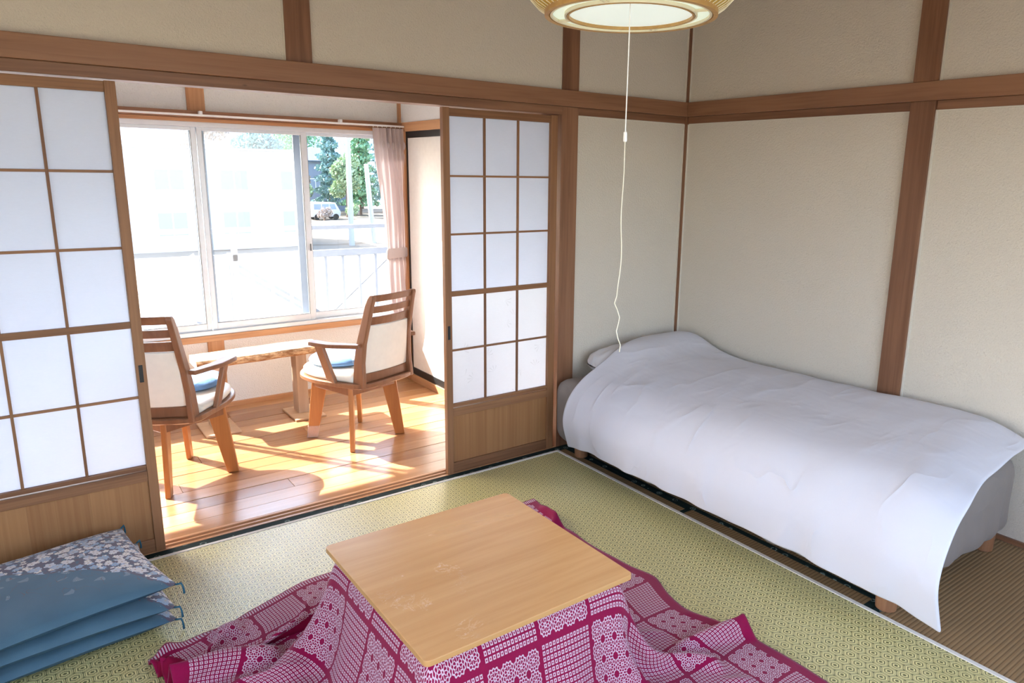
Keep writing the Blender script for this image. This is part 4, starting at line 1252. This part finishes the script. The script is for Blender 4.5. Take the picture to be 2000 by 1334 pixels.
box('post', 'grey_metal', -0.035, 0.035, -0.03, 0.03, -3.4, 0.86, fr)
for (xa, za, xb, zb, mt) in ((-0.95, 0.44, -0.30, 0.86, 'rail_paint'), (-0.80, 0.28, -0.32, 0.60, 'rail_paint'), (0.04, 0.75, 0.60, 0.36, 'grey_metal'), (0.04, 0.69, 0.60, 0.30, 'grey_metal')):
    dxy = Vector((xb - xa, 0, zb - za)).normalized(); nrm = Vector((-dxy.z, 0, dxy.x)) * 0.013
    e0, e1 = Vector((xa, 0, za)) - dxy * 0.6 * (1 if xa < 0 else 0), Vector((xb, 0, zb)) + dxy * (0.9 if xa > 0 else 0)
    MB().prism([e0 + nrm + Vector((0, -0.012, 0)), e0 - nrm + Vector((0, -0.012, 0)), e0 - nrm + Vector((0, 0.012, 0)), e0 + nrm + Vector((0, 0.012, 0))],
               [e1 + nrm + Vector((0, -0.012, 0)), e1 - nrm + Vector((0, -0.012, 0)), e1 - nrm + Vector((0, 0.012, 0)), e1 + nrm + Vector((0, 0.012, 0))]).build('brace', mt, fr)

# ------------------------------------------------------------------ outside: ground, houses, trees
GZ = -3.4
gd = MB(); rows = []
for i in range(41):
    rows.append([(-60 + 4 * j, 2.0 + 3.6 * i, GZ + 0.12 * mnoise.noise(Vector((j * 0.7, i * 0.7, 0)))) for j in range(46)])
struct(gd.grid(rows).build('ground', 'ground', smooth=True), 'dry pale field and yard outside the window')
struct(box('ground_road', 'asphalt', -60, 90, 61.5, 66.0, GZ - 0.3, GZ + 0.16, bevel=0))
# wooded hill
rows = []
for i in range(24):
    y = 108 + i * 4.5
    rows.append([(-80 + 6.5 * j, y, GZ - 1.0 + 34 * math.exp(-((y - 180) / 36) ** 2) * (0.75 + 0.35 * mnoise.noise(Vector((j * 0.35, i * 0.2, 3)))) + 1.4 * mnoise.noise(Vector((j * 1.7, i * 1.1, 9)))) for j in range(46)])
struct(MB().grid(rows).build('hill', 'hill', smooth=True), 'bluish wooded hill behind the houses')

def house(name, label, x0, x1, y0, y1, z0, z1, ridge, wall, roof, wins, ov=0.5, along='x'):
    h = tag(empty(name, ((x0 + x1) / 2, (y0 + y1) / 2, z0)), label, 'building')
    ax, bx = (x0 - x1) / 2, (x1 - x0) / 2; ay, by = (y0 - y1) / 2, (y1 - y0) / 2; hh = z1 - z0
    box('wall', wall, ax, bx, ay, by, 0, hh, h, 0)
    if ridge > 0:
        if along == 'x':
            A = [(ax - ov, ay - ov, hh - 0.05), (ax - ov, by + ov, hh - 0.05), (ax - ov, by + ov, hh + 0.10), (ax + ridge * 0.9, 0, hh + ridge), (ax - ov, ay - ov, hh + 0.10)]
            B = [(bx + ov, q[1], q[2]) if k != 3 else (bx - ridge * 0.9, 0, hh + ridge) for k, q in enumerate(A)]
        MB().prism(A, B).build('roof', roof, h)
    else:
        box('roof', roof, ax - 0.15, bx + 0.15, ay - 0.15, by + 0.15, hh, hh + 0.12, h, 0)
    for (wx, wz, ww, wh) in wins:
        f = box('window', 'white_metal', wx - ww / 2, wx + ww / 2, ay - 0.05, ay + 0.02, wz, wz + wh, h, 0)
        box('pane', 'bwin', wx - ww / 2 + 0.08, wx - 0.04, ay - 0.06, ay, wz + 0.08, wz + wh - 0.08, f, 0)
        box('pane', 'bwin', wx + 0.04, wx + ww / 2 - 0.08, ay - 0.06, ay, wz + 0.08, wz + wh - 0.08, f, 0)
    return h
house('long_white_building', 'long white two storey building across from the window', -14.0, 12.4, 45, 54, GZ, 2.65, 0, 'bwall', 'bwall', [(-9.0 + 3.6 * k, 3.6, 1.7, 1.3) for k in range(7)] + [(-9.0 + 3.6 * k, 0.9, 1.7, 1.5) for k in range(7)])
house('grey_roofed_house', 'house with pale grey blue roof behind the white building', -10.0, 7.0, 61, 71, GZ, 3.05, 3.6, 'bwall', 'roof1', [])
house('blue_grey_house', 'small blue grey house with dark roof beside the trees', 25.6, 31.0, 85, 91, GZ, 2.5, 1.7, 'bwall2', 'roof2', [(-1.2, 2.6, 2.0, 1.3), (1.4, 2.6, 1.2, 1.3)])
house('low_shed', 'low shed with slate blue roof below the balcony', -3.4, -0.95, 5.6, 9.0, GZ, -1.15, 0.75, 'bwall2', 'roof2', [], ov=0.35)

def leaf_cloud(n, fn, size):
    """many small leaf quads; returns verts and faces"""
    b = MB()
    for i in range(n):
        c, s = fn()
        d = Vector((random.gauss(0, 1), random.gauss(0, 1), random.gauss(0, 1))).normalized()
        e = d.orthogonal().normalized() * size * s; g = d.cross(e).normalized() * size * s * 0.6
        b.add([c - e, c + g, c + e, c - g], [(0, 1, 2, 3)])
    return b
def conifer(x, y, z, h, r, leaf, label, name='conifer_tree', group='trees across the road'):
    t = tag(empty(name, (x, y, z)), label, 'tree', group)
    MB().tube([(0, 0, 0), (0, 0, h * 0.9)], [0.16, 0.03], 8).build('trunk', 'trunk', t)
    def fn():
        a = random.random() ** 0.7; zz = h * (0.08 + 0.92 * (1 - a)); rr = r * a ** 0.8 * (0.72 + 0.28 * math.sin(zz * 5.0)) * math.sqrt(random.uniform(0.25, 1))
        th = random.uniform(0, 2 * math.pi); return Vector((rr * math.cos(th), rr * math.sin(th), zz - 0.12 * rr)), random.uniform(0.6, 1.3)
    leaf_cloud(3200, fn, 0.24).build('foliage', leaf, t)['kind'] = 'stuff'
    return t
def roundtree(x, y, z, h, r, leaf, label, name='broadleaf_tree', group='trees across the road', n=2600, size=0.22):
    t = tag(empty(name, (x, y, z)), label, 'tree' if 'tree' in name else 'shrub', group)
    MB().tube([(0, 0, 0), (0.05, 0, h * 0.6)], [0.14, 0.05], 8).build('trunk', 'trunk', t)
    blobs = [(Vector((random.uniform(-.5, .5) * r, random.uniform(-.5, .5) * r, h * random.uniform(0.45, 0.9))), r * random.uniform(0.4, 0.62)) for _ in range(7)]
    def fn():
        c, q = random.choice(blobs); d = Vector((random.gauss(0, 1), random.gauss(0, 1), random.gauss(0, 1))).normalized()
        return c + d * q * random.uniform(0.6, 1.0), random.uniform(0.6, 1.3)
    leaf_cloud(n, fn, size).build('foliage', leaf, t)['kind'] = 'stuff'
    return t
conifer(29.0, 76.0, GZ, 15.0, 2.4, 'leaf1', 'tall green conifer directly left of the curtain')
conifer(27.0, 80.0, GZ, 14.0, 2.2, 'leaf3', 'tall blue green conifer between the two utility poles')
conifer(33.5, 80.0, GZ, 15.5, 2.6, 'leaf3', 'tall blue green conifer partly behind the curtain')
conifer(34.6, 89.0, GZ, 18.0, 2.2, 'leaf2', 'tall yellow green conifer behind the utility poles')
conifer(30.6, 71.0, GZ, 8.5, 1.5, 'leaf2', 'shorter yellow green conifer beside the curtain edge')
roundtree(26.2, 73.0, GZ, 6.4, 1.9, 'leaf2', 'rounded yellow green tree right of the white van')
roundtree(23.2, 81.0, GZ, 7.4, 2.0, 'leaf4', 'pale brownish tree in front of the small blue grey house')
roundtree(21.6, 75.5, GZ, 5.2, 1.7, 'leaf2', 'low olive tree behind the white van')
roundtree(12.6, 76.0, GZ, 10.5, 3.0, 'leaf4', 'brownish tree above the white building, middle pane')
roundtree(19.0, 78.0, GZ, 11.0, 3.0, 'leaf3', 'bluish tree above the white building, middle pane')
roundtree(29.5, 97, GZ, 15.5, 4.0, 'leaf1', 'large green tree behind the small blue grey house')
roundtree(21.8, 67.6, GZ, 1.3, 0.8, 'leaf4', 'brown low shrub in front of the white van', 'shrub', 'roadside shrubs', 700, 0.12)
roundtree(24.6, 67.8, GZ, 1.5, 0.9, 'leaf2', 'low olive shrub right of the white van', 'shrub', 'roadside shrubs', 700, 0.12)
# utility poles
def pole(x, y, h, label, lean=0.0, arm=True):
    p = tag(empty('utility_pole', (x, y, GZ)), label, 'pole', 'utility poles outside')
    MB().tube([(0, 0, 0), (lean, 0, h)], [0.19, 0.15], 12).build('shaft', 'pole', p)
    if arm: box('cross_arm', 'pole', lean - 0.9, lean + 0.9, -0.06, 0.06, h - 0.9, h - 0.75, p)
pole(15.16, 44.0, 10.5, 'pale concrete utility pole, the taller one in front of the trees')
pole(17.15, 45.0, 5.4, 'shorter pale pole leaning left, nearest the curtain', -0.35, False)
# small white van
def van(x, y, z):
    v = tag(empty('van', (x, y, z)), 'small white van parked below the trees', 'van')
    A = [(-1.5, 0.30), (1.42, 0.30), (1.5, 0.75), (1.35, 1.0), (0.95, 1.72), (-1.35, 1.78), (-1.5, 1.5)]
    MB().prism([(a, -0.72, c) for a, c in A], [(a, 0.72, c) for a, c in A]).build('body', 'van', v, 0.06)
    for (x0, x1) in ((-1.25, -0.55), (-0.45, 0.25), (0.33, 0.85)):
        MB().prism([(x0, -0.735, 1.05), (x1 + (0.18 if x0 > 0.3 else 0), -0.735, 1.05), (x1, -0.735, 1.58), (x0, -0.735, 1.58)], [(x0, -0.70, 1.05), (x1, -0.70, 1.05), (x1, -0.70, 1.58), (x0, -0.70, 1.58)]).build('side_window', 'bwin', v)
    for wx in (-0.95, 0.95):
        for wy in (-0.66, 0.66):
            b = MB(); b.tube([(wx, wy - 0.08, 0.30), (wx, wy + 0.08, 0.30)], 0.30, 18); b.build('wheel', 'black', v)
van(22.7, 70.2, GZ)
